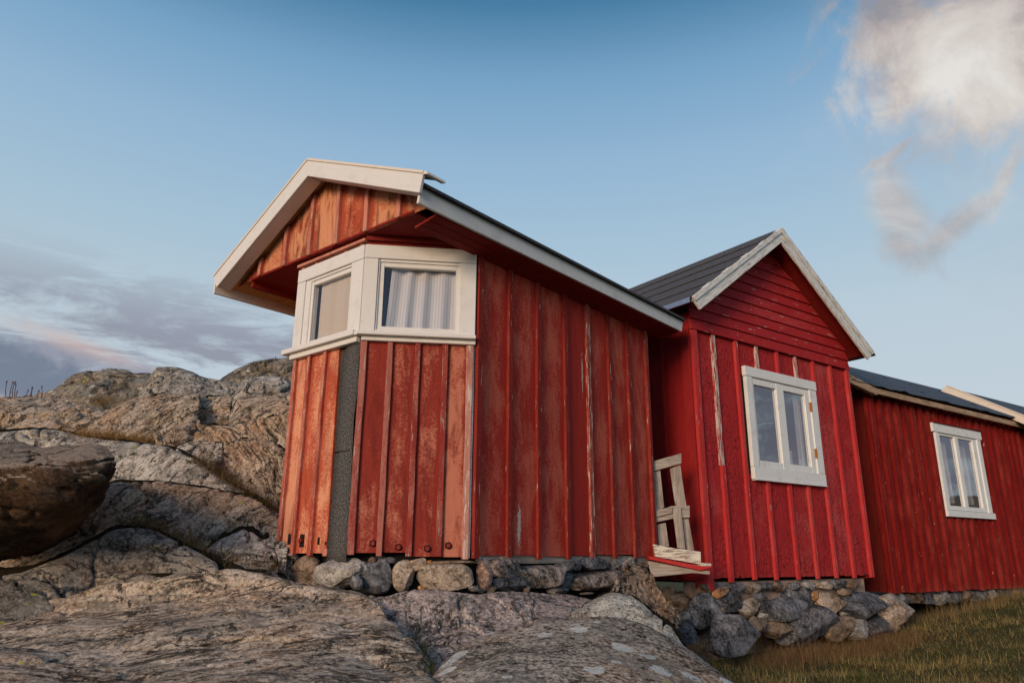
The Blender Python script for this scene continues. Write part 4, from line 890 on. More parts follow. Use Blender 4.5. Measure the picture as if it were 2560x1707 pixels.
# --- curtains hang inside the bay: things of their own
def curtain(name, fr, u0, u1, z0, z1, o, amp, waves, mat, label, lean=0.0, seedc=1):
    b = MB(); n = 90; m_ = 8
    for i in range(n):
        for j in range(m_):
            q = []
            for (ii, jj) in ((i, j), (i + 1, j), (i + 1, j + 1), (i, j + 1)):
                t_ = ii / n; zv = z0 + (z1 - z0) * jj / m_; flare = 1 - .45 * (jj / m_)
                uu = u0 + (u1 - u0) * t_ + (lean * (1 - jj / m_) * t_)
                oo = o + amp * flare * math.sin(t_ * waves * 6.28 + 1.2 * mn.noise(Vector((t_ * 3, seedc, 0)))) + amp * .5 * mn.noise(Vector((t_ * 7, jj * .2, seedc)))
                q.append((uu, zv, oo, t_))
            b.face([fr.P(*k[:3]) for k in q], [(k[3] * abs(u1 - u0) * 1.15, k[1]) for k in q])
    return tag(b.build(name, mat, smooth=True), label, 'curtain')
curtain('curtain', fC, .10, .640, 1.575, 2.12, -.052, .020, 4.3, 'curtain', 'striped grey-white curtain gathered behind the bay window facing the camera', lean=.03)
curtain('curtain', fB, .02, .600, 1.575, 2.12, -.034, .002, 3.0, 'blind', 'plain beige curtain behind the left bay window', seedc=4)

# --- foundation stones of the shed
def z9(x, y): return 640 + x / 3.92, 1340 + y / 3.92
def z10(x, y): return 1200 + x / 4.523, 1340 + y / 4.523
SB = [((135, 145, 380, 262), 's_grey', .0, 8, 2.3, 4, .15), ((370, 188, 602, 372), 's_brown', .3, 5, 2.4, 1, .10), ((100, 255, 352, 480), 's_grey', .2, 0, 2.2, 2, .12),
      ((330, 350, 612, 500), 's_brown', 0, 0, 2.8, 4, .16), ((595, 212, 985, 512), 's_grey', .0, 0, 3.4, 6, .12), ((300, 285, 400, 350), 's_brown', 0, 0, 2.5, 2, .1), ((930, 380, 1030, 520), 's_slate', 0, 0, 2.6, 5, .1)]
SC = [((985, 245, 1100, 372), 's_brown', 0, 10, 2.4, 3, .1), ((1000, 205, 1345, 558), 's_slate', .30, 8, 2.25, 2, .05), ((1265, 205, 1385, 265), 's_slate', 0, 0, 2.5, 3, .1),
      ((1330, 235, 1562, 542), 's_tan', .0, -8, 2.35, 1, .06), ((1508, 212, 1672, 338), 's_tan', 0, -6, 3.4, 3, .06), ((1675, 235, 1732, 282), 's_rust', 0, 0, 2.4, 2, .08),
      ((1580, 263, 2128, 530), 's_tan', .04, -4, 2.8, 3, .06), ((1730, 236, 2145, 275), 's_brown', 0, -2, 3.0, 2, .08), ((2083, 480, 2185, 540), 's_grey', 0, 0, 2.3, 3, .12), ((1585, 485, 1650, 528), 's_rust', 0, 0, 2.3, 3, .1),
      ((1100, 205, 1180, 260), 's_brown', 0, 0, 2.3, 3, .1)]
SAs = [((0, 250, 125, 615), 's_pink', .0, 4, 2.3, 1, .05), ((100, 245, 460, 478), 's_stripe', .0, 3, 2.8, 3, .09), ((130, 448, 505, 645), 's_slate', .0, 4, 3.4, 4, .08), ((450, 322, 918, 592), 's_stripe', -.14, -2, 3.8, 3, .05),
       ((500, 555, 562, 645), 's_pink', 0, 0, 2.4, 2, .1), ((885, 282, 1132, 405), 's_slate', 0, 5, 2.6, 5, .12), ((905, 385, 1065, 605), 's_slate', .25, -15, 2.6, 4, .08), ((1125, 232, 1448, 388), 's_slate', .1, 0, 2.5, 4, .12),
       ((1045, 372, 1588, 625), 's_stripe', -.18, 2, 2.9, 2, .05), ((1440, 243, 1592, 390), 's_grey', 0, 5, 2.9, 3, .1), ((1575, 285, 1698, 405), 's_pink', 0, 0, 2.3, 2, .08), ((1640, 238, 1772, 345), 's_grey', 0, 0, 3.0, 3, .1),
       ((795, 572, 992, 655), 's_grey', 0, 0, 2.3, 3, .12), ((1040, 525, 1098, 602), 's_brown', 0, 0, 2.3, 2, .1), ((85, 528, 205, 655), 's_brown', .3, 10, 2.5, 3, .1), ((1900, 280, 1972, 372), 's_grey', 0, 0, 2.5, 3, .1), ((1060, 580, 1155, 620), 's_pink', 0, 0, 2.3, 2, .1),
       ((-20, 590, 60, 640), 's_grey', 0, 0, 2.3, 2, .1), ((230, 225, 330, 262), 's_brown', 0, 0, 2.5, 2, .1), ((1150, 625, 1300, 665), 's_grey', 0, 0, 2.3, 2, .1)]
i = 0
for lst, fr, cv in ((SB, fB, z9), (SC, fC, z9), (SAs, fA, z10)):
    for px, mt, tp, ro_, ne, cu, rg in lst:
        i += 1; stone('foundation_stone', shed, fr, px, .01, mt, cv, .62, ne, ro_, tp, cu, rg, seed=i, sub=4, grow=.03)
b = MB(); cc = [(.06, .02), (.06, UA - .1), (SL - .1, UA - .1), (SL - .1, .2), (s0_ - .02, t0_ + .10), (.60, t0_ + .10)]
for (sa, ta), (sb, tb) in zip(cc, cc[1:] + cc[:1]):
    b.face([hs(sa, ta, -.9), hs(sb, tb, -.9), hs(sb, tb, .014), hs(sa, ta, .014)], [(0, 0), (1, 0), (1, 1), (0, 1)])
b.build('rubble_backing', 'hole', shed)  # near-black sheet behind the stones; its colour stands for shade in the gaps
# a second, hidden course closes the gap under the floor
for k in range(9):
    p = .2 + k * .28; o = stone('foundation_stone', shed, fA, (1300, 1400, 1360, 1480), -.35, 's_brown', None, 1.0, 2.6, 0, 0, 3, .1, seed=60 + k, sub=2)
    q = fA.P(p, -.27, -.42); o.location = q + Vector((0, 0, Z0)) - Vector(shed['w'])

# ================================================================== MIDDLE HUT
C2 = at(1765.5, 1455.5, 7.6); fD = Fr(C2, 54.62); WD = 3.065; ZB_ = -.25; ZBAND = 2.39
hut = thing('gabled_hut', 'bright red gabled hut with flaking paint and a small white two-pane window', 'hut', fD.P(1.5, -.3, -1.2))
APu, APz = 1.479, 3.898; SLP_L = (3.898 - 2.61) / (1.479 + .283); SLP_R = (3.898 - 2.595) / (3.29 - 1.479)
def r2(u): return APz - (APu - u) * SLP_L if u < APu else APz - (u - APu) * SLP_R
fS = Fr(C2, -35.38, True)                                 # left side wall, u runs back
w2 = (1.0, 2.02, 1.0, 1.92)
b = MB(); wall_hole(b, fD, .02, WD - .02, ZB_ + .03, 2.45, w2, -.06, -.012); b.build('front_wall', 'dark_wood', hut)
b = MB(); b.rect(fS, .02, 3.6, ZB_, 2.60, -.06, -.012); b.build('side_wall', 'dark_wood', hut)
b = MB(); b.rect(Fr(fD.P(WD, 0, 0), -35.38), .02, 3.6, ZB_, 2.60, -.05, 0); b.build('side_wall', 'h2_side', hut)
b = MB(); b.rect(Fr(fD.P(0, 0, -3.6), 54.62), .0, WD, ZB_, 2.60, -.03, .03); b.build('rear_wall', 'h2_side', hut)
b = MB(); b.rect(Fr(fD.P(0, 0, -.06), 54.62), .05, WD - .05, ZB_ - .02, ZB_ + .0, -3.4, 0); b.build('floor', 'dark_wood', hut)
b = MB(); b.rect(Fr(fD.P(0, 0, -.06), 54.62), .05, WD - .05, 2.46, 2.48, -3.4, 0); b.build('ceiling', 'dark_wood', hut)
ub = [-.005, .355, .75, 1.125, 1.525, 1.897, 2.273, 2.652, 3.045]
for i in range(8):
    a, c = ub[i] + .004, ub[i + 1] - .004; b = MB()
    zl = ZB_ + .03
    if ub[i] > .7 and ub[i + 1] < 2.3:
        b.prism(fD, [(a, zl), (c, zl), (c, .86), (a, .86)], -.01, .004 + J(.001)); b.build('wall_board', 'h2_panel', hut)
        b = MB(); b.prism(fD, [(a, 2.0), (c, 2.0), (c, ZBAND), (a, ZBAND)], -.01, .004 + J(.001)); b.build('wall_board', 'h2_panel', hut)
    else:
        # ragged lower edge where the paint skin has broken away
        pts = [(a + (c - a) * k / 9, zl + (.045 * max(0, mn.noise(Vector((a * 5 + k * .7, 2, 0)))) + J(.006))) for k in range(10)]
        b.prism(fD, pts + [(c, ZBAND), (a, ZBAND)], -.01, .004 + J(.001)); b.build('wall_board', 'h2_panel', hut)
for i, u in enumerate(ub[1:-1]):
    if i in (2, 3, 4) or False:
        batten('batten', fD, u, ZB_, .80, .055, .0045, .034, 'h2_batten', hut)
        batten('batten', fD, u, 2.10, ZBAND, .050, .0045, .034, 'h2_peel' if i in (2, 4) else 'h2_batten', hut, seg=3)
    elif i == 0:
        batten('batten', fD, u, .92, ZBAND, .060, .0045, .032, 'h2_peel', hut); batten('batten', fD, u + .01, ZB_ - .01, .92, .060, .0045, .038, 'h2_batten', hut)
    else: batten('batten', fD, u, ZB_ - J(.01), ZBAND, .055, .0045, .036, 'h2_batten', hut)
batten('corner_board', fD, .035, ZB_ - .09, ZBAND, .085, .0045, .040, 'h2_batten', hut)
batten('corner_board', fD, WD - .025, ZB_ + .005, ZBAND, .065, .0045, .040, 'h2_batten', hut)
# side wall boards
for i in range(6):
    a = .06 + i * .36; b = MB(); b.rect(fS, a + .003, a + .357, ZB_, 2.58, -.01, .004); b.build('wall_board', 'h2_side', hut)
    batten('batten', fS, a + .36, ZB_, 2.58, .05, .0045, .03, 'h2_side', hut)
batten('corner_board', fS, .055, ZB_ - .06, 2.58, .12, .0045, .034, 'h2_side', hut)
# lap boards of the gable
nb = 12; hb = .128
for i in range(nb):
    z0 = ZBAND - .012 + i * hb; z1 = z0 + hb + .012
    def ends(z):
        l_ = -.03 if z < r2(-.03) - .12 else APu - (APz - .12 - z) / SLP_L
        r_ = WD + .03 if z < r2(WD + .03) - .12 else APu + (APz - .12 - z) / SLP_R
        return l_, r_
    l0, r0_ = ends(z0); l1, r1_ = ends(z1)
    if i == 0: l0, l1 = -.03, -.03; r0_, r1_ = WD + .03, WD + .03
    if z1 > APz - .14: z1 = APz - .14; l1 = APu - .02; r1_ = APu + .02
    if l0 > r0_: break
    b = MB(); A = [fD.P(l0, z0, .052), fD.P(r0_, z0, .052), fD.P(r0_, z0, .022), fD.P(l0, z0, .022), fD.P(l1, z1, .030), fD.P(r1_, z1, .030), fD.P(r1_, z1, .0), fD.P(l1, z1, .0)]
    for f in [(0, 1, 5, 4), (3, 2, 6, 7), (0, 3, 7, 4), (1, 2, 6, 5), (0, 1, 2, 3), (4, 5, 6, 7)]:
        b.face([A[k] for k in f], [((A[k] - fD.o).dot(fD.d) * .0 + A[k].z * 1.0, (A[k] - fD.o).dot(fD.d)) for k in f])
    b.build('lap_board', lapm if False else 'h2_lap_s', hut, .003) if 'h2_lap_s' in M else b.build('lap_board', 'h2_lap', hut, .003)
b = MB(); b.prism(fD, [(0, 2.4), (WD, 2.4), (WD, r2(WD) - .16), (APu, APz - .16), (0, r2(0) - .16)], -.05, -.005); b.build('gable_backing', 'dark_wood', hut)
# roof
def slab2(b, u0, u1, n0, n1, top_off, th):
    a = [fD.P(u0, r2(u0) - top_off - th, n1), fD.P(u1, r2(u1) - top_off - th, n1), fD.P(u1, r2(u1) - top_off - th, n0), fD.P(u0, r2(u0) - top_off - th, n0)]
    b.hexa(a + [p + Vector((0, 0, th)) for p in a])
RB = -3.3
b = MB(); slab2(b, -.20, APu - .002, RB + .7, .272, .035, .05); b.build('roof_deck', 'soffit', hut)
b = MB(); slab2(b, APu + .002, 3.22, RB + .7, .272, .035, .05); b.build('roof_deck', 'soffit', hut)
nr = 5
for i in range(nr):   # courses of felt, each lapping the one below
    u0 = -.31 + (APu + .31) * i / nr; u1 = -.31 + (APu + .31) * (i + 1) / nr + .05
    a = []; b = MB(); k = .024
    q = [(u0, r2(u0) + k), (min(u1, APu), r2(min(u1, APu)) - .002)]
    A = [fD.P(q[0][0], q[0][1] - .012, .30), fD.P(q[1][0], q[1][1] - .012, .30), fD.P(q[1][0], q[1][1] - .012, RB + .65), fD.P(q[0][0], q[0][1] - .012, RB + .65)]
    b.hexa(A + [p + Vector((0, 0, .012)) for p in A]); b.build('roof_felt', 'felt2', hut)
b = MB(); slab2(b, APu + .003, 3.32, RB + .65, .30, -.004, .02); b.build('roof_felt', 'felt2', hut)
b = MB(); b.rect(Fr(fD.P(-.325, 0, 0), -35.38, True), -.30, 2.6, 2.545, 2.60, -.004, .006); b.build('metal_drip_edge', 'metal', hut)
# barge boards, two layers
fQ2 = Fr(fD.P(0, 0, .30), 54.62)
def barge2(pts, n0, n1, mat, name='barge_board'):
    b = MB(); b.prism(fQ2, pts, n0, n1, 36 if min(p[0] for p in pts) < 1 else -36); b.build(name, mat, hut, .004)
Lo2, Li2 = (-.283, 2.620), (-.155, 2.500); Ro2, Ri2 = (3.285, 2.602), (3.13, 2.475); Ap, Api = (1.479, 3.905), (1.455, 3.70)
def lerp(a, c, t_): return (a[0] + (c[0] - a[0]) * t_, a[1] + (c[1] - a[1]) * t_)
barge2([lerp(Lo2, Li2, .0), lerp(Lo2, Li2, .36), lerp(Ap, Api, .36), Ap], -.05, .016, 'white_old')
barge2([lerp(Lo2, Li2, .38), Li2, Api, lerp(Ap, Api, .38)], -.03, .0, 'white_old')
barge2([lerp(Ap, Api, .0), lerp(Ap, Api, .40), lerp(Ro2, Ri2, .36), Ro2], -.05, .015, 'white_old')
barge2([lerp(Ap, Api, .42), Api, Ri2, lerp(Ro2, Ri2, .38)], -.03, .0, 'white_old')
# window
def hut_window(fr, o, quad_u, quad_z, panes, head_z, sill_z, frame_in, mat_v, mat_h, parent, lab, n=0.0, ext=(0, 0)):
    u0, u1 = quad_u; z0, z1 = quad_z; fi0, fi1, fz0, fz1 = frame_in
    b = MB(); zc0 = fz0; zc1 = fz1
    (a0, a1), (b0, b1), pz0, pz1 = panes
    b.rect(fr, fi0, a0, zc0, zc1, -.02 + n, .034 + n); b.rect(fr, b1, fi1, zc0, zc1, -.02 + n, .034 + n); b.rect(fr, a1, b0, zc0, zc1, -.02 + n, .036 + n)
    b.rect(fr, a0, a1, zc0, pz0, -.02 + n, .033 + n); b.rect(fr, b0, b1, zc0, pz0, -.02 + n, .033 + n); b.rect(fr, a0, a1, pz1, zc1, -.02 + n, .033 + n); b.rect(fr, b0, b1, pz1, zc1, -.02 + n, .033 + n)
    sash = b.build('window', mat_v, parent, .004); sash['label'] = lab
    def brd(x0, x1, y0, y1, t_, m_, nm='casing_board'):
        q = MB(); q.rect(fr, x0, x1, y0, y1, .0045 + n, t_ + n); q.build(nm, m_, sash, .004)
    brd(u0, fi0 - .001, sill_z, head_z, .050, mat_v); brd(fi1 + .001, u1, sill_z, head_z, .050, mat_v)
    brd(u0 - ext[0], u1 + ext[0], head_z + .002, z1, .055, mat_h); brd(u0 - .0, u1 + ext[1], z0, sill_z - .002, .056, mat_h)
    for (x0, x1) in ((a0, a1), (b0, b1)):
        q = MB(); q.rect(fr, x0 - .003, x1 + .003, pz0 - .003, pz1 + .003, .004 + n, .007 + n); q.build('pane', 'glass2', sash)
        q = MB(); t_ = .014
        q.rect(fr, x0, x0 + t_, pz0, pz1, .008 + n, .022 + n); q.rect(fr, x1 - t_, x1, pz0, pz1, .008 + n, .022 + n); q.build('glazing_bead', mat_v, sash, .003)
    return sash
sw = hut_window(fD, 0, (.86, 2.235), (.810, 2.092), ((1.00, 1.425), (1.572, 1.998)), 0, 0, (0, 0, 0, 0), 'white_win', 'white_win_h', hut, '') if False else None
sw = hut_window(fD, 0, (.855, 2.235), (.812, 2.095), ((1.005, 1.430), (1.572, 2.000), 1.025, 1.898), 1.978, .948, (.965, 2.09, .950, 1.976), 'white_win', 'white_win_h', hut, 'white two-pane window with rusty hinges', ext=(.012, 0))
for z in (1.76, 1.19):
    b = MB(); b.rect(fD, 2.075, 2.105, z - .055, z + .055, .037, .052); b.rect(fD, 2.083, 2.097, z - .06, z + .06, .052, .062); b.build('hinge', 'rust', sw, .003)
b = MB(); b.rect(fD, .87, 2.22, .800, .8105, .0045, .070); b.build('drip_board', 'white_win_h', sw)
cu = curtain('curtain', fD, 1.90, 2.06, .99, 2.0, -.07, .018, 2.5, 'lace', 'pale net curtain at the right of the middle hut window', seedc=8)
cu = curtain('curtain', fD, .96, 1.10, .99, 2.0, -.07, .015, 1.5, 'lace', 'narrow pale net curtain at the left of the middle hut window', seedc=9)
b = MB(); b.rect(fD, .9, 2.15, .99, 1.01, -.30, -.02); b.build('inner_sill', 'white_win_h', hut)
def lathe(name, c, prof, mat, n=20):
    b = MB()
    for k in range(len(prof) - 1):
        for i in range(n):
            a0, a1 = 2 * PI * i / n, 2 * PI * (i + 1) / n; (r0, z0), (r1, z1) = prof[k], prof[k + 1]
            b.face([c + Vector((r0 * math.cos(a0), r0 * math.sin(a0), z0)), c + Vector((r0 * math.cos(a1), r0 * math.sin(a1), z0)), c + Vector((r1 * math.cos(a1), r1 * math.sin(a1), z1)), c + Vector((r1 * math.cos(a0), r1 * math.sin(a0), z1))], [(a0, z0), (a1, z0), (a1, z1), (a0, z1)])
    return b.build(name, mat, smooth=True)
tag(lathe('bowl', fD.P(1.68, 1.011, -.10), [(.001, 0), (.04, .0), (.07, .05), (.075, .085), (.070, .085), (.062, .05), (.03, .01), (.001, .01)], 'cup'), 'small white bowl standing on the sill inside the middle hut window', 'bowl')
tag(lathe('candle', fD.P(1.80, 1.011, -.12), [(.001, 0), (.028, 0), (.028, .20), (.022, .205), (.001, .20)], 'wax'), 'pale pillar candle behind the glass of the middle hut', 'candle')
# foundation: mortar above, rubble below
b = MB(); top = ZB_ - .01; n = 40
up = [(.0 + (2.96) * k / n, top) for k in range(n + 1)]
dn = [(2.96 * (1 - k / n), top - .15 - .12 * (1 - k / n) + .14 * mn.noise(Vector((k * .5, 7, 0))) + .07 * mn.noise(Vector((k * 1.7, 3, 0)))) for k in range(n + 1)]
b.prism(fD, up + dn, -.30, -.045); b.build('mortar_footing', 'mortar', hut)
b = MB(); b.rect(fD, .0, 2.9, -1.4, top - .1, -.45, -.22); b.build('rubble_backing', 's_brown', hut)
def z11(x, y): return 1640 + x / 2.557, 1380 + y / 2.557
RT = [((300 + i * 92 + J(12), 205 - i * 3 + J(8), 300 + i * 92 + 75 + J(14), 262 - i * 2 + J(12)), ['s_brown', 's_slate', 's_grey', 's_tan', 's_slate'][i % 5], .02, J(.1), J(25), 2.9, 3, .14) for i in range(11)]
RS = [((215, 268, 445, 535), 's_slate', .06, .1, 12, 2.6, 6, .16), ((300, 245, 535, 425), 's_grey', .04, 0, -25, 2.9, 6, .14), ((382, 232, 438, 292), 's_rust', .10, -.2, 10, 3.0, 4, .08), ((434, 218, 476, 265), 's_brown', .08, 0, 0, 2.4, 2, .08),
      ((530, 296, 662, 425), 's_tan', .06, .1, 0, 2.6, 5, .14), ((628, 262, 697, 332), 's_slate', .06, 0, 0, 2.4, 3, .12), ((688, 285, 950, 442), 's_slate', .08, 0, -18, 2.5, 5, .14), ((825, 236, 1015, 375), 's_grey', .03, 0, -20, 3.0, 5, .12),
      ((655, 350, 752, 445), 's_grey', .06, .1, 0, 2.4, 4, .12), ((865, 343, 1140, 595), 's_slate', .14, .22, 6, 2.5, 6, .12), ((1058, 256, 1208, 405), 's_tan', .08, 0, 10, 2.6, 5, .12), ((1200, 255, 1458, 455), 's_grey', .10, 0, -4, 3.0, 6, .13),
      ((1262, 430, 1372, 560), 's_grey', .16, .1, 0, 2.5, 4, .14), ((1345, 415, 1485, 572), 's_slate', .12, 0, 0, 2.6, 5, .12), ((1455, 272, 1628, 475), 's_tan', .14, 0, 12, 2.8, 5, .12), 
      ((398, 405, 628, 668), 's_slate', .42, .35, 4, 2.5, 6, .10), ((128, 372, 218, 448), 's_grey', .12, 0, 0, 2.4, 3, .14), ((162, 440, 264, 590), 's_grey', .22, .1, 0, 2.5, 4, .12), ((1195, 335, 1262, 412), 's_grey', .09, 0, 0, 2.6, 4, .12),
      ((575, 415, 695, 530), 's_brown', .12, 0, 0, 2.6, 5, .16), ((1125, 410, 1265, 570), 's_brown', .14, .1, 0, 2.7, 5, .18), ((355, 352, 445, 408), 's_rust', .10, 0, -12, 2.8, 4, .1),
      ((940, 228, 990, 300), 's_slate', .05, 0, 0, 2.6, 4, .1), ((1000, 250, 1045, 310), 's_rust', .06, 0, 0, 2.6, 3, .1), ((1180, 230, 1250, 275), 's_brown', .05, 0, 0, 2.6, 4, .1), ((100, 270, 225, 380), 's_brown', -.1, 0, 0, 2.5, 4, .15), ((40, 220, 140, 300), 's_brown', -.2, 0, 0, 2.5, 4, .15),
      ((680, 430, 880, 560), 's_brown', .08, 0, 0, 2.5, 4, .2), ((1460, 440, 1560, 520), 's_brown', .12, 0, 0, 2.4, 4, .2)]
for k, (px, mt, of, tp, ro_, ne, cu_, rg) in enumerate(RS + RT):
    if mt == 's_grey' and k % 2: mt = 's_slate'
    if k == 16:
        o = stone('boulder', None, fD, px, of, mt, z11, .9, ne, ro_, tp, cu_, rg, seed=120 + k, sub=4); tag(o, 'dark pyramid-shaped stone lying in the grass in front of the hut foundation', 'boulder')
    else: stone('foundation_stone', hut, fD, px, of, mt, z11, .50, ne + .9, ro_, tp, cu_ + 7, rg * .55, seed=120 + k, sub=4, grow=.07)

# ================================================================== BATTENED HUT (right)
K3 = 1.059     # one unit on this hut's walls is 1.059 m
C3 = fD.hit(2225.3, 1480.6, -.30); fE = Fr(C3, 56.0, k=K3); ZB3 = -.43
hut3 = thing('battened_hut', 'long low dark red hut with close vertical battens and a blue-grey felt roof', 'hut', fE.P(2.3, -.45, -1.2))
fE0 = fE; WE = 5.6
b = MB(); wall_hole(b, fE, .02, WE, ZB3 + .02, 2.25, (1.72, 2.78, .75, 1.66), -.06, -.012); b.build('front_wall', 'dark_wood', hut3)
fS3 = Fr(C3, -34, True, K3)
for i in range(9):
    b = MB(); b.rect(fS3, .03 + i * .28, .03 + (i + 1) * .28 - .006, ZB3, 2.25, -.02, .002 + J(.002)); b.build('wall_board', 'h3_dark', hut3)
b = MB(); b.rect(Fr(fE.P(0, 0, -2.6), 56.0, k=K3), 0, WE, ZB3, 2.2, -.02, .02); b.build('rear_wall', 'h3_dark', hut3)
b = MB(); b.rect(Fr(fE.P(0, 0, -.06), 56.0, k=K3), .05, WE - .05, ZB3 - .0, ZB3 + .02, -2.5, 0); b.build('floor', 'dark_wood', hut3)
b = MB(); b.rect(Fr(fE.P(0, 0, -.06), 56.0, k=K3), .05, WE - .05, 2.26, 2.28, -2.5, 0); b.build('ceiling', 'dark_wood', hut3)
uE = [.045 + .2085 * i for i in range(28)]
for i in range(27):
    a, c = uE[i] + .003, uE[i + 1] - .003; z1 = 2.24
    if a > 1.42 and c < 3.05:
        for q0, q1 in ((ZB3 + J(.01), .60), (1.80, z1)):
            b = MB(); b.rect(fE, a, c, q0, q1, -.01, .004); b.build('wall_board', 'h3', hut3)
    else: b = MB(); b.rect(fE, a, c, ZB3 + J(.012), z1, -.01, .004 + J(.001)); b.build('wall_board', 'h3', hut3)
for i, u in enumerate(uE):
    m3 = 'h3'
    if 1.54 < u < 2.92:
        batten('batten', fE, u, ZB3 - .01 + J(.01), .56, .100, .0045, .070, m3, hut3, seg=4); batten('batten', fE, u, 1.86, 2.24, .100, .0045, .070, m3, hut3, seg=2)
    else: batten('batten', fE, u, ZB3 - .01 + J(.01), 2.24, .100, .0045, .075, m3, hut3, seg=5)
batten('batten', fE, 2.95, ZB3, .54, .05, .052, .062, 'h2_peel', hut3, seg=5)
batten('corner_board', fE, .0, ZB3 - .01, 2.24, .10, .0045, .054, 'h3', hut3)
sw3 = hut_window(fE, 0, (1.555, 2.915), (.545, 1.865), ((1.70, 2.13), (2.23, 2.68), .70, 1.70), 1.735, .635, (1.645, 2.80, .640, 1.733), 'white_win', 'white_win_h', hut3, 'tall narrow white two-pane window', n=.052, ext=(.05, .06))
b = MB(); b.rect(fE, 1.52, 2.98, 1.867, 1.885, .006, .13); b.build('drip_board', 'h3', sw3)
curtain('curtain', fE, 2.35, 2.78, .68, 1.76, -.08, .018, 3.5, 'lace', 'pale net curtain behind the right pane of the battened hut', seedc=11)
curtain('curtain', fE, 1.93, 2.18, .68, 1.76, -.08, .016, 2.5, 'lace', 'pale net curtain behind the left pane of the battened hut', seedc=12)
# roof: fascia, raw wood end piece and lapped wavy felt
b = MB(); b.prism(Fr(fE.P(0, 0, .2), 56.0, k=K3), [(-.10, 2.075), (5.6, 2.035), (5.6, 2.118), (-.10, 2.150)], -.03, 0); b.build('fascia_board', 'eave_wood', hut3, .004)
b = MB(); b.prism(Fr(fE.P(0, 0, .2), 56.0, k=K3), [(-.70, 2.14), (-.06, 2.045), (-.05, 2.14), (-.70, 2.26)], -.05, .022); b.build('eave_beam', 'eave_wood', hut3, .005)
def r3(n): return 2.175 + (.225 - n) * (2.90 - 2.175) / 1.225
for k in range(4):
    n0 = .225 - k * .306; n1 = n0 - .34; b = MB(); N = 120
    for i in range(N):
        q = []
        for ii in (i, i + 1):
            u = -.62 + 6.2 * ii / N; wv = .014 * mn.noise(Vector((u * 5.5, k * 3, 0))) + .020 * mn.noise(Vector((u * 2.6, k * 5 + 2, 0))); q.append((u, wv))
        (ua, wa), (ub_, wb) = q
        e0 = n0 + abs(wa) * 1.1; e1 = n0 + abs(wb) * 1.1
        A = [fE.P(ua, r3(n0) + wa - .004, e0), fE.P(ub_, r3(n0) + wb - .004, e1), fE.P(ub_, r3(n1) + .0, n1), fE.P(ua, r3(n1) + .0, n1)]
        B_ = [p + Vector((0, 0, .012)) for p in A]
        b.face(B_, [(ua, n0), (ub_, n0), (ub_, n1), (ua, n1)]); b.face(A[::-1], [(ua, n0), (ub_, n0), (ub_, n1), (ua, n1)][::-1]); b.face([A[0], A[1], B_[1], B_[0]], [(ua, 0), (ub_, 0), (ub_, .01), (ua, .01)])
    b.build('roof_felt', 'felt3', hut3)
b = MB(); A = [fE.P(-.6, r3(.19) - .03, .19), fE.P(5.5, r3(.19) - .03, .19), fE.P(5.5, r3(-1.0) - .03, -1.0), fE.P(-.6, r3(-1.0) - .03, -1.0)]; b.hexa(A + [p + Vector((0, 0, .022)) for p in A]); b.build('roof_deck', 'dark_wood', hut3)
b = MB(); A = [fE.P(-.6, r3(-1.0) - .02, -1.002), fE.P(5.5, r3(-1.0) - .02, -1.002), fE.P(5.5, 2.2, -2.7), fE.P(-.6, 2.2, -2.7)]; b.hexa(A + [p + Vector((0, 0, .03)) for p in A]); b.build('roof_felt', 'felt3', hut3)

fF3 = Fr(C3, 56.0)
for k in range(11):      # low dark stones half sunk in the grass under the wall
    xx = 2245 + k * 31; yy = 1478 - k * 1.6; hh = 34 + J(9)
    stone('foundation_stone', hut3, fF3, (xx + J(4), yy + J(3), xx + 30 + J(7), yy + hh), -.03, ['s_slate', 's_brown', 's_slate', 's_grey'][k % 4], None, .5, 3.2, J(18), J(.15), 9, .09, seed=300 + k, sub=3)

# ================================================================== FAR HOUSE: cream gable edge and dark roof behind the battened hut
h4 = thing('far_house', 'house with a cream barge board and dark roof just showing above the battened hut', 'house', fE.P(6.0, -.5, -1.5))
U4 = 3.98                     # its gable stands across the end of the battened hut's roof
fH = Fr(fE.P(U4, 0, -1.0), 146.0)                   # runs from the ridge towards the front
ap4 = None
rz = (fH.hit(2366, 964.6)).z; ru = fH.uv(2366, 964.6)[0]; eu, ez = fH.uv(2560, 1040)
sl4 = (ez - rz) / (eu - ru)
E4u = eu + .15; E4z = rz + sl4 * (E4u - ru)
def r4(u): return rz + sl4 * abs(u - ru)
b = MB(); b.prism(fH, [(ru, rz), (E4u, E4z), (E4u, E4z - .15), (ru, rz - .15)], -.03, .0); b.build('barge_board', 'white_warm', h4, .004)
b = MB(); b.prism(fH, [(ru - (E4u - ru), E4z), (ru, rz), (ru, rz - .15), (ru - (E4u - ru), E4z - .15)], -.03, .0); b.build('barge_board', 'white_warm', h4, .004)
b = MB(); b.prism(fH, [(ru, rz + .022), (E4u, E4z + .022), (E4u, E4z + .002), (ru, rz + .002)], -.06, .012); b.build('barge_cap', 'white_warm', h4)
b = MB(); b.prism(fH, [(ru + .1, -.6), (E4u - .15, -.6), (E4u - .15, E4z - .1), (ru, rz - .16), (2 * ru - E4u, E4z - .1), (2 * ru - E4u, -.6)], .25, .20) if False else b.prism(fH, [(2 * ru - .85, -.9), (.85, -.9), (.85, r4(.85) - .2), (ru, rz - .20), (2 * ru - .85, r4(.85) - .2)], -.30, -.25)
b.build('gable_wall', 'white_warm', h4)
sgn = -1 if fH.n.dot(fE.d) > 0 else 1
for s_ in (1, -1):
    A = []; b = MB()
    e_ = ru + s_ * (E4u - ru); far = -5.0
    P_a = [(ru, rz - .02, -.05), (e_, E4z - .02, -.05), (e_, E4z - .02, far), (ru, rz - .02, far)]
    A = [fH.P(*p) for p in P_a]; b.hexa([p - Vector((0, 0, .06)) for p in A] + A); b.build('roof', 'felt3', h4)
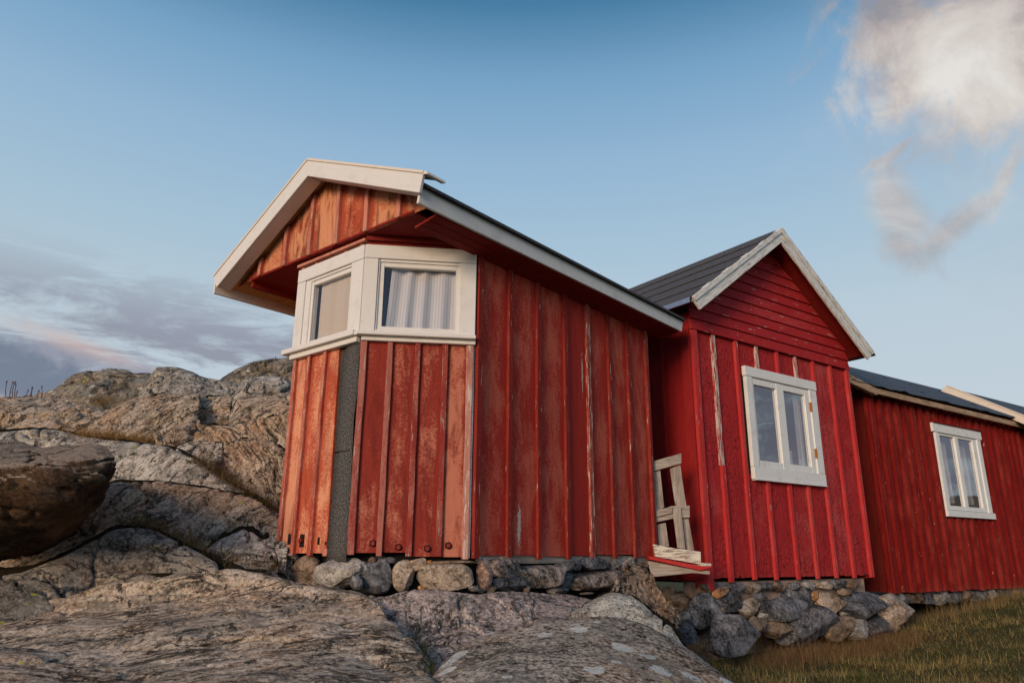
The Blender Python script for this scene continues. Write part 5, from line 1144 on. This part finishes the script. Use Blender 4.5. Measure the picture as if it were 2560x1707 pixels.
b = MB(); b.rect(Fr(fH.P(.85, 0, -.3), 56.0), 0, 4.8, -.9, r4(.85) - .25, -.03, .03); b.build('front_wall', 'white_warm', h4)

# ================================================================== PALLET AND LOOSE BOARDS IN THE GAP
def z4(x, y): return 1180 + x / 2.6132, 1000 + y / 2.6132
fP = Fr(at(1637, 1390, 7.22), 78.0)
pal = thing('pallet', 'broken grey wooden pallet leaning in the gap between the two red huts', 'pallet', fP.P(.15, -.05, 0))
def slat(px, n0, n1, mat, name='slat'):
    b = MB(); b.prism(fP, [fP.uv(*z4(*p)) for p in px], n0, n1); return b.build(name, mat, pal, .004)
slat([(1130, 414), (1357, 350), (1357, 416), (1130, 480)], .02, .045, 'grey_wood_h')
slat([(1180, 470), (1226, 455), (1252, 700), (1190, 745)], -.005, .018, 'grey_wood')
slat([(1292, 448), (1357, 422), (1385, 620), (1448, 985), (1400, 985), (1345, 760), (1320, 640)], -.006, .018, 'grey_wood')
slat([(1130, 770), (1190, 740), (1292, 692), (1410, 690), (1410, 768), (1300, 775), (1130, 812)], .02, .048, 'grey_wood_h')
slat([(1293, 715), (1345, 700), (1375, 975), (1325, 965)], .050, .072, 'grey_wood')
slat([(1205, 812), (1262, 800), (1285, 955), (1215, 955)], -.005, .018, 'grey_wood')
slat([(1130, 740), (1200, 720), (1290, 695), (1292, 740), (1195, 765), (1130, 790)], .050, .068, 'grey_wood_h')
slat([(1205, 960), (1262, 955), (1285, 1040), (1215, 1040)], -.008, .016, 'grey_wood')
# peeling white board and red-edged shelf
fW = Fr(at(1640, 1385, 7.0), 84.0)
b = MB(); b.prism(fW, [fW.uv(*z4(*p)) for p in [(1185, 940), (1300, 962), (1496, 990), (1497, 1072), (1200, 1022)]], -.03, 0); tag(b.build('plank', 'peel_white', None, .004), 'short white board with peeling paint propped below the pallet', 'plank')
shf = thing('shelf_board', 'low red-edged wooden ledge sticking out between the two red huts', 'ledge', fW.P(.2, -.25, 0))
def shelf(px, n0, n1, mat, nm):
    b = MB(); b.prism(fW, [fW.uv(*z4(*p)) for p in px], n0, n1); b.build(nm, mat, shf, .004)
shelf([(1150, 1018), (1485, 1082), (1552, 1078), (1552, 1092), (1480, 1112), (1150, 1040)], -.22, .05, 'h2_batten', 'shelf_plank')
shelf([(1484, 1060), (1550, 1066), (1553, 1084), (1484, 1082)], -.20, .052, 'peel_white', 'splintered_end')
shelf([(1150, 1048), (1480, 1112), (1550, 1115), (1550, 1138), (1440, 1128), (1200, 1152), (1150, 1150)], -.15, .02, 'grey_wood_h', 'support_beam')

# ================================================================== GRASS
def color_mat(name, rough=.8):
    mt, g = new_mat(name); c = g.new('ShaderNodeVertexColor', layer_name='Col').outputs[0]
    p = g.new('ShaderNodeBsdfPrincipled', {'Base Color': c, 'Roughness': rough, 'Specular IOR Level': .2}); t = g.new('ShaderNodeBsdfTranslucent', {'Color': c}); ms = g.new('ShaderNodeMixShader', {0: .2})
    g.l.new(p.outputs[0], ms.inputs[1]); g.l.new(t.outputs[0], ms.inputs[2]); g.l.new(ms.outputs[0], g.new('ShaderNodeOutputMaterial').inputs[0]); return mt
M['grass'] = color_mat('dry_grass_blades')
def blades(name, base, length, width, lean, cols, label, seed=1, droop=.5, kind='stuff', segs=3, dirs=None):
    """base: n x 3 points; every blade is a bent tapering ribbon"""
    r = np.random.RandomState(seed); n = len(base); a = r.uniform(0, 2 * np.pi, n) if dirs is None else dirs
    d = np.stack([np.cos(a), np.sin(a), np.zeros(n)], 1); side = np.stack([-np.sin(a + r.normal(0, .6, n)), np.cos(a), np.zeros(n)], 1); side /= np.linalg.norm(side, axis=1)[:, None]
    V = []; t = np.linspace(0, 1, segs + 1)
    for k, tt in enumerate(t):
        h = length * (tt * np.cos(lean) - droop * np.sin(lean) * tt * tt * .5); f = length * (np.sin(lean) * tt + .25 * droop * tt * tt)
        c = base + d * f[:, None] + np.array([0, 0, 1]) * h[:, None]; w = width * (1 - .85 * tt) / 2
        V.append(c - side * w[:, None]); V.append(c + side * w[:, None])
    V = np.stack(V, 1).reshape(-1, 3); m_ = 2 * (segs + 1)
    f0 = np.array([[2 * k, 2 * k + 1, 2 * k + 3, 2 * k + 2] for k in range(segs)]); Fc = (np.arange(n)[:, None, None] * m_ + f0[None]).reshape(-1, 4)
    me = bpy.data.meshes.new(name); c0 = V.mean(0); c0[2] = V[:, 2].min(); me.vertices.add(len(V)); me.vertices.foreach_set('co', (V - c0).ravel())
    me.loops.add(Fc.size); me.loops.foreach_set('vertex_index', Fc.ravel()); me.polygons.add(len(Fc)); me.polygons.foreach_set('loop_start', np.arange(0, Fc.size, 4)); me.polygons.foreach_set('loop_total', np.full(len(Fc), 4))
    me.update(calc_edges=True); ca = me.color_attributes.new('Col', 'FLOAT_COLOR', 'POINT')
    cc = np.repeat(np.c_[cols, np.ones(n)], m_, axis=0); ca.data.foreach_set('color', cc.ravel()); me.materials.append(M['grass'])
    o = place(name, me, c0, None); o['kind'] = kind; o['label'] = label; return o
def pal_cols(r, n, straw):
    green = np.array([.095, .115, .025]); st_ = np.array([.38, .28, .095]); br_ = np.array([.13, .08, .035]); pale = np.array([.50, .38, .18])
    k = r.uniform(0, 1, n); c = np.where((k < straw)[:, None], st_, green); c = np.where((k > .90)[:, None], pale, c); c = np.where(((k > .82) & (k < .90))[:, None], br_, c)
    return c * r.uniform(.55, 1.25, n)[:, None]
def gz(x, y): return np.array([ground_z(a, b) + .05 * mn.noise(Vector((a * 1.3, b * 1.3, 0))) for a, b in zip(x, y)])
rs = np.random.RandomState(5)
x = rs.uniform(.9, 9.5, 230000); y = rs.uniform(3.2, 11.5, 230000)
uD = (x - C2.x) * fD.d.x + (y - C2.y) * fD.d.y; oD = (x - C2.x) * fD.n.x + (y - C2.y) * fD.n.y
px_ok = x / y < .80
dens = np.clip(1.25 - (y - 4) * .10, .35, 1)
keep = (oD > -.05) & px_ok & (x / y > .22) & (rs.uniform(0, 1, len(x)) < dens)
x, y = x[keep], y[keep]; zc = gz(x, y); n = len(x)
cl = fbm(np.stack([x * 1.3, y * 1.3, x * 0 + 2], 1), 3); st_amt = np.clip(.33 + 1.8 * cl + .25 * (1 - np.clip((oD[keep] - .2) / 1.2, 0, 1)), .08, .85)
cols = np.array(pal_cols(rs, n, st_amt)) if True else None
tuft = fbm(np.stack([x * 5, y * 5, x * 0 + 7], 1), 2)
blades('grass', np.stack([x, y, zc - .01], 1), np.clip(rs.normal(.058, .020, n) * (1 + 2.0 * tuft), .02, .16), rs.uniform(.0025, .0048, n), np.abs(rs.normal(.75, .38, n)), cols, 'matted yellow-green winter grass in front of the huts', 7, .7,
       dirs=rs.uniform(0, 2 * np.pi, n) * .6 + 3 * fbm(np.stack([x * 2, y * 2, x * 0], 1), 2))
# wiry dead grass hanging about the foundation stones
def straw(n, pts, spread, ln, label, seed, col=(.22, .13, .06), zfix=None, lean=(.5, .3)):
    r = np.random.RandomState(seed); idx = r.randint(0, len(pts), n); c = np.array([tuple(p) for p in pts])[idx] + r.normal(0, 1, (n, 3)) * np.array(spread)
    if zfix == 'ground': c[:, 2] = gz(c[:, 0], c[:, 1]) - .01
    cl_ = np.array(col) * r.uniform(.5, 1.5, n)[:, None]
    return blades('dry_grass', c, np.clip(r.normal(ln, ln * .35, n), .03, 1), r.uniform(.002, .004, n), np.abs(r.normal(lean[0], lean[1], n)), cl_, label, seed, .9, segs=4)
pts = [fD.P(u, -.9, .38 + .05 * math.sin(u * 4)) for u in np.linspace(.2, 3.0, 16)]
straw(5600, pts, (.16, .16, 0), .16, 'wiry brown dead grass along the hut foundation', 31, zfix='ground')
pts = [fE.P(u, -.6, .25) for u in np.linspace(.2, 4.6, 22)]
straw(2600, pts, (.12, .12, 0), .16, 'dead grass along the foot of the battened hut', 32, (.26, .18, .08), 'ground')
def crev(pxs, depth, n, ln, label, seed, spread=(.12, .12, .01), col=(.26, .15, .05), conv=z8):
    pts = [at(*conv(x_, y_), depth if not isinstance(depth, (list, tuple)) else depth[k]) for k, (x_, y_) in enumerate(pxs)]
    q = []
    for a, c in zip(pts[:-1], pts[1:]):
        for t_ in np.linspace(0, 1, 12): q.append(a.lerp(c, t_))
    return straw(n, q, spread, ln, label, seed, col)
crev([(560, 625), (700, 640), (850, 665), (1050, 672)], 7.35, 2600, .10, 'orange dead grass in the crevice below the sloping slab', 41, (.10, .10, .02), (.34, .19, .06))
crev([(640, 405), (760, 400)], 8.9, 500, .12, 'dead grass tuft below the top crag', 42, (.10, .10, .02), (.30, .17, .06))
crev([(1330, 790), (1440, 850), (1560, 940), (1700, 1040), (1850, 1150)], [6.55, 6.45, 6.3, 6.15, 6.0], 1800, .07, 'dry moss and grass in the long diagonal crevice', 43, (.05, .05, .02), (.13, .085, .03))
crev([(900, 1205), (1050, 1250), (1200, 1330), (1350, 1400), (1600, 1480), (1800, 1530)], [5.45, 5.45, 5.4, 5.35, 5.25, 5.2], 3600, .055, 'brown and green turf between the rocks', 44, (.08, .08, .02), (.17, .11, .04))
crev([(300, 600), (350, 660), (385, 740), (400, 800)], [4.15, 3.95, 3.7, 3.5], 900, .05, 'mossy turf in the gap between slab and boulder', 45, (.025, .03, .015), (.09, .09, .02), zB)

r_ = np.random.RandomState(77); k_ = r_.randint(0, n, 2600); pp = [Vector((x[i_], y[i_], zc[i_])) for i_ in k_]
straw(1500, pp, (.02, .02, 0), .11, 'taller pale bents scattered through the turf', 33, (.40, .30, .14), 'ground', (.75, .35))
# dead stalks on the left ridge
stk = [(-5, 560), (42, 352), (60, 350), (84, 352), (98, 350), (112, 352), (180, 352), (200, 350), (214, 352), (255, 354), (272, 352)]
tops = [(-10, 300), (44, 258), (85, 262), (98, 262), (108, 275), (116, 325), (190, 315), (217, 300), (218, 298), (260, 320), (282, 292)]
M['stalk'] = plain('dead_stalk', (.10, .055, .045), .9)
SL_ = ['dead stalk at the very left edge of the ridge', 'tallest straight dead stalk in the left cluster on the ridge', 'dead stalk leaning right beside the tallest one on the ridge', 'upright dead stalk in the middle of the left cluster', 'dead stalk right of the middle of the left cluster',
       'short dead stalk ending the left cluster', 'dead stalk leaning right, first of the pair in the middle of the ridge', 'longer dead stalk, second of the pair in the middle', 'nearly upright dead stalk just right of the middle pair',
       'dead stalk leaning right, left of the last pair on the ridge', 'rightmost thin dead stalk on the left ridge']
for k, (a, c) in enumerate(zip(stk, tops)):
    p0 = at(*z8(a[0], a[1] + 25), 8.75); p1 = at(*z8(*c), 8.75); b = MB(); mid = (p0 + p1) / 2 + Vector((J(.02), 0, 0)); X, Y = Vector((1, 0, 0)), Vector((0, 1, 0))
    b.beam(p0, mid, X, .008, Y, .008); b.beam(mid, p1, X, .006, Y, .006); b.beam(p1 - Vector((0, 0, .01)), p1 + Vector((J(.01), 0, .02)), X, .010, Y, .010)
    tag(b.build('dry_stalk', 'stalk'), SL_[k], 'stalk', 'dead stalks on the left ridge')
p0 = at(*z8(1850, 130), 10.9); b = MB(); b.beam(p0, at(*z8(1866, 80), 10.9), Vector((1, 0, 0)), .008, Vector((0, 1, 0)), .008); b.beam(at(*z8(1858, 105), 10.9), at(*z8(1848, 92), 10.9), Vector((1, 0, 0)), .006, Vector((0, 1, 0)), .006)
tag(b.build('dry_stalk', 'stalk'), 'single bare twig on the crag beside the shed', 'stalk')

for o in bpy.data.objects:
    if 'w' in o: del o['w']
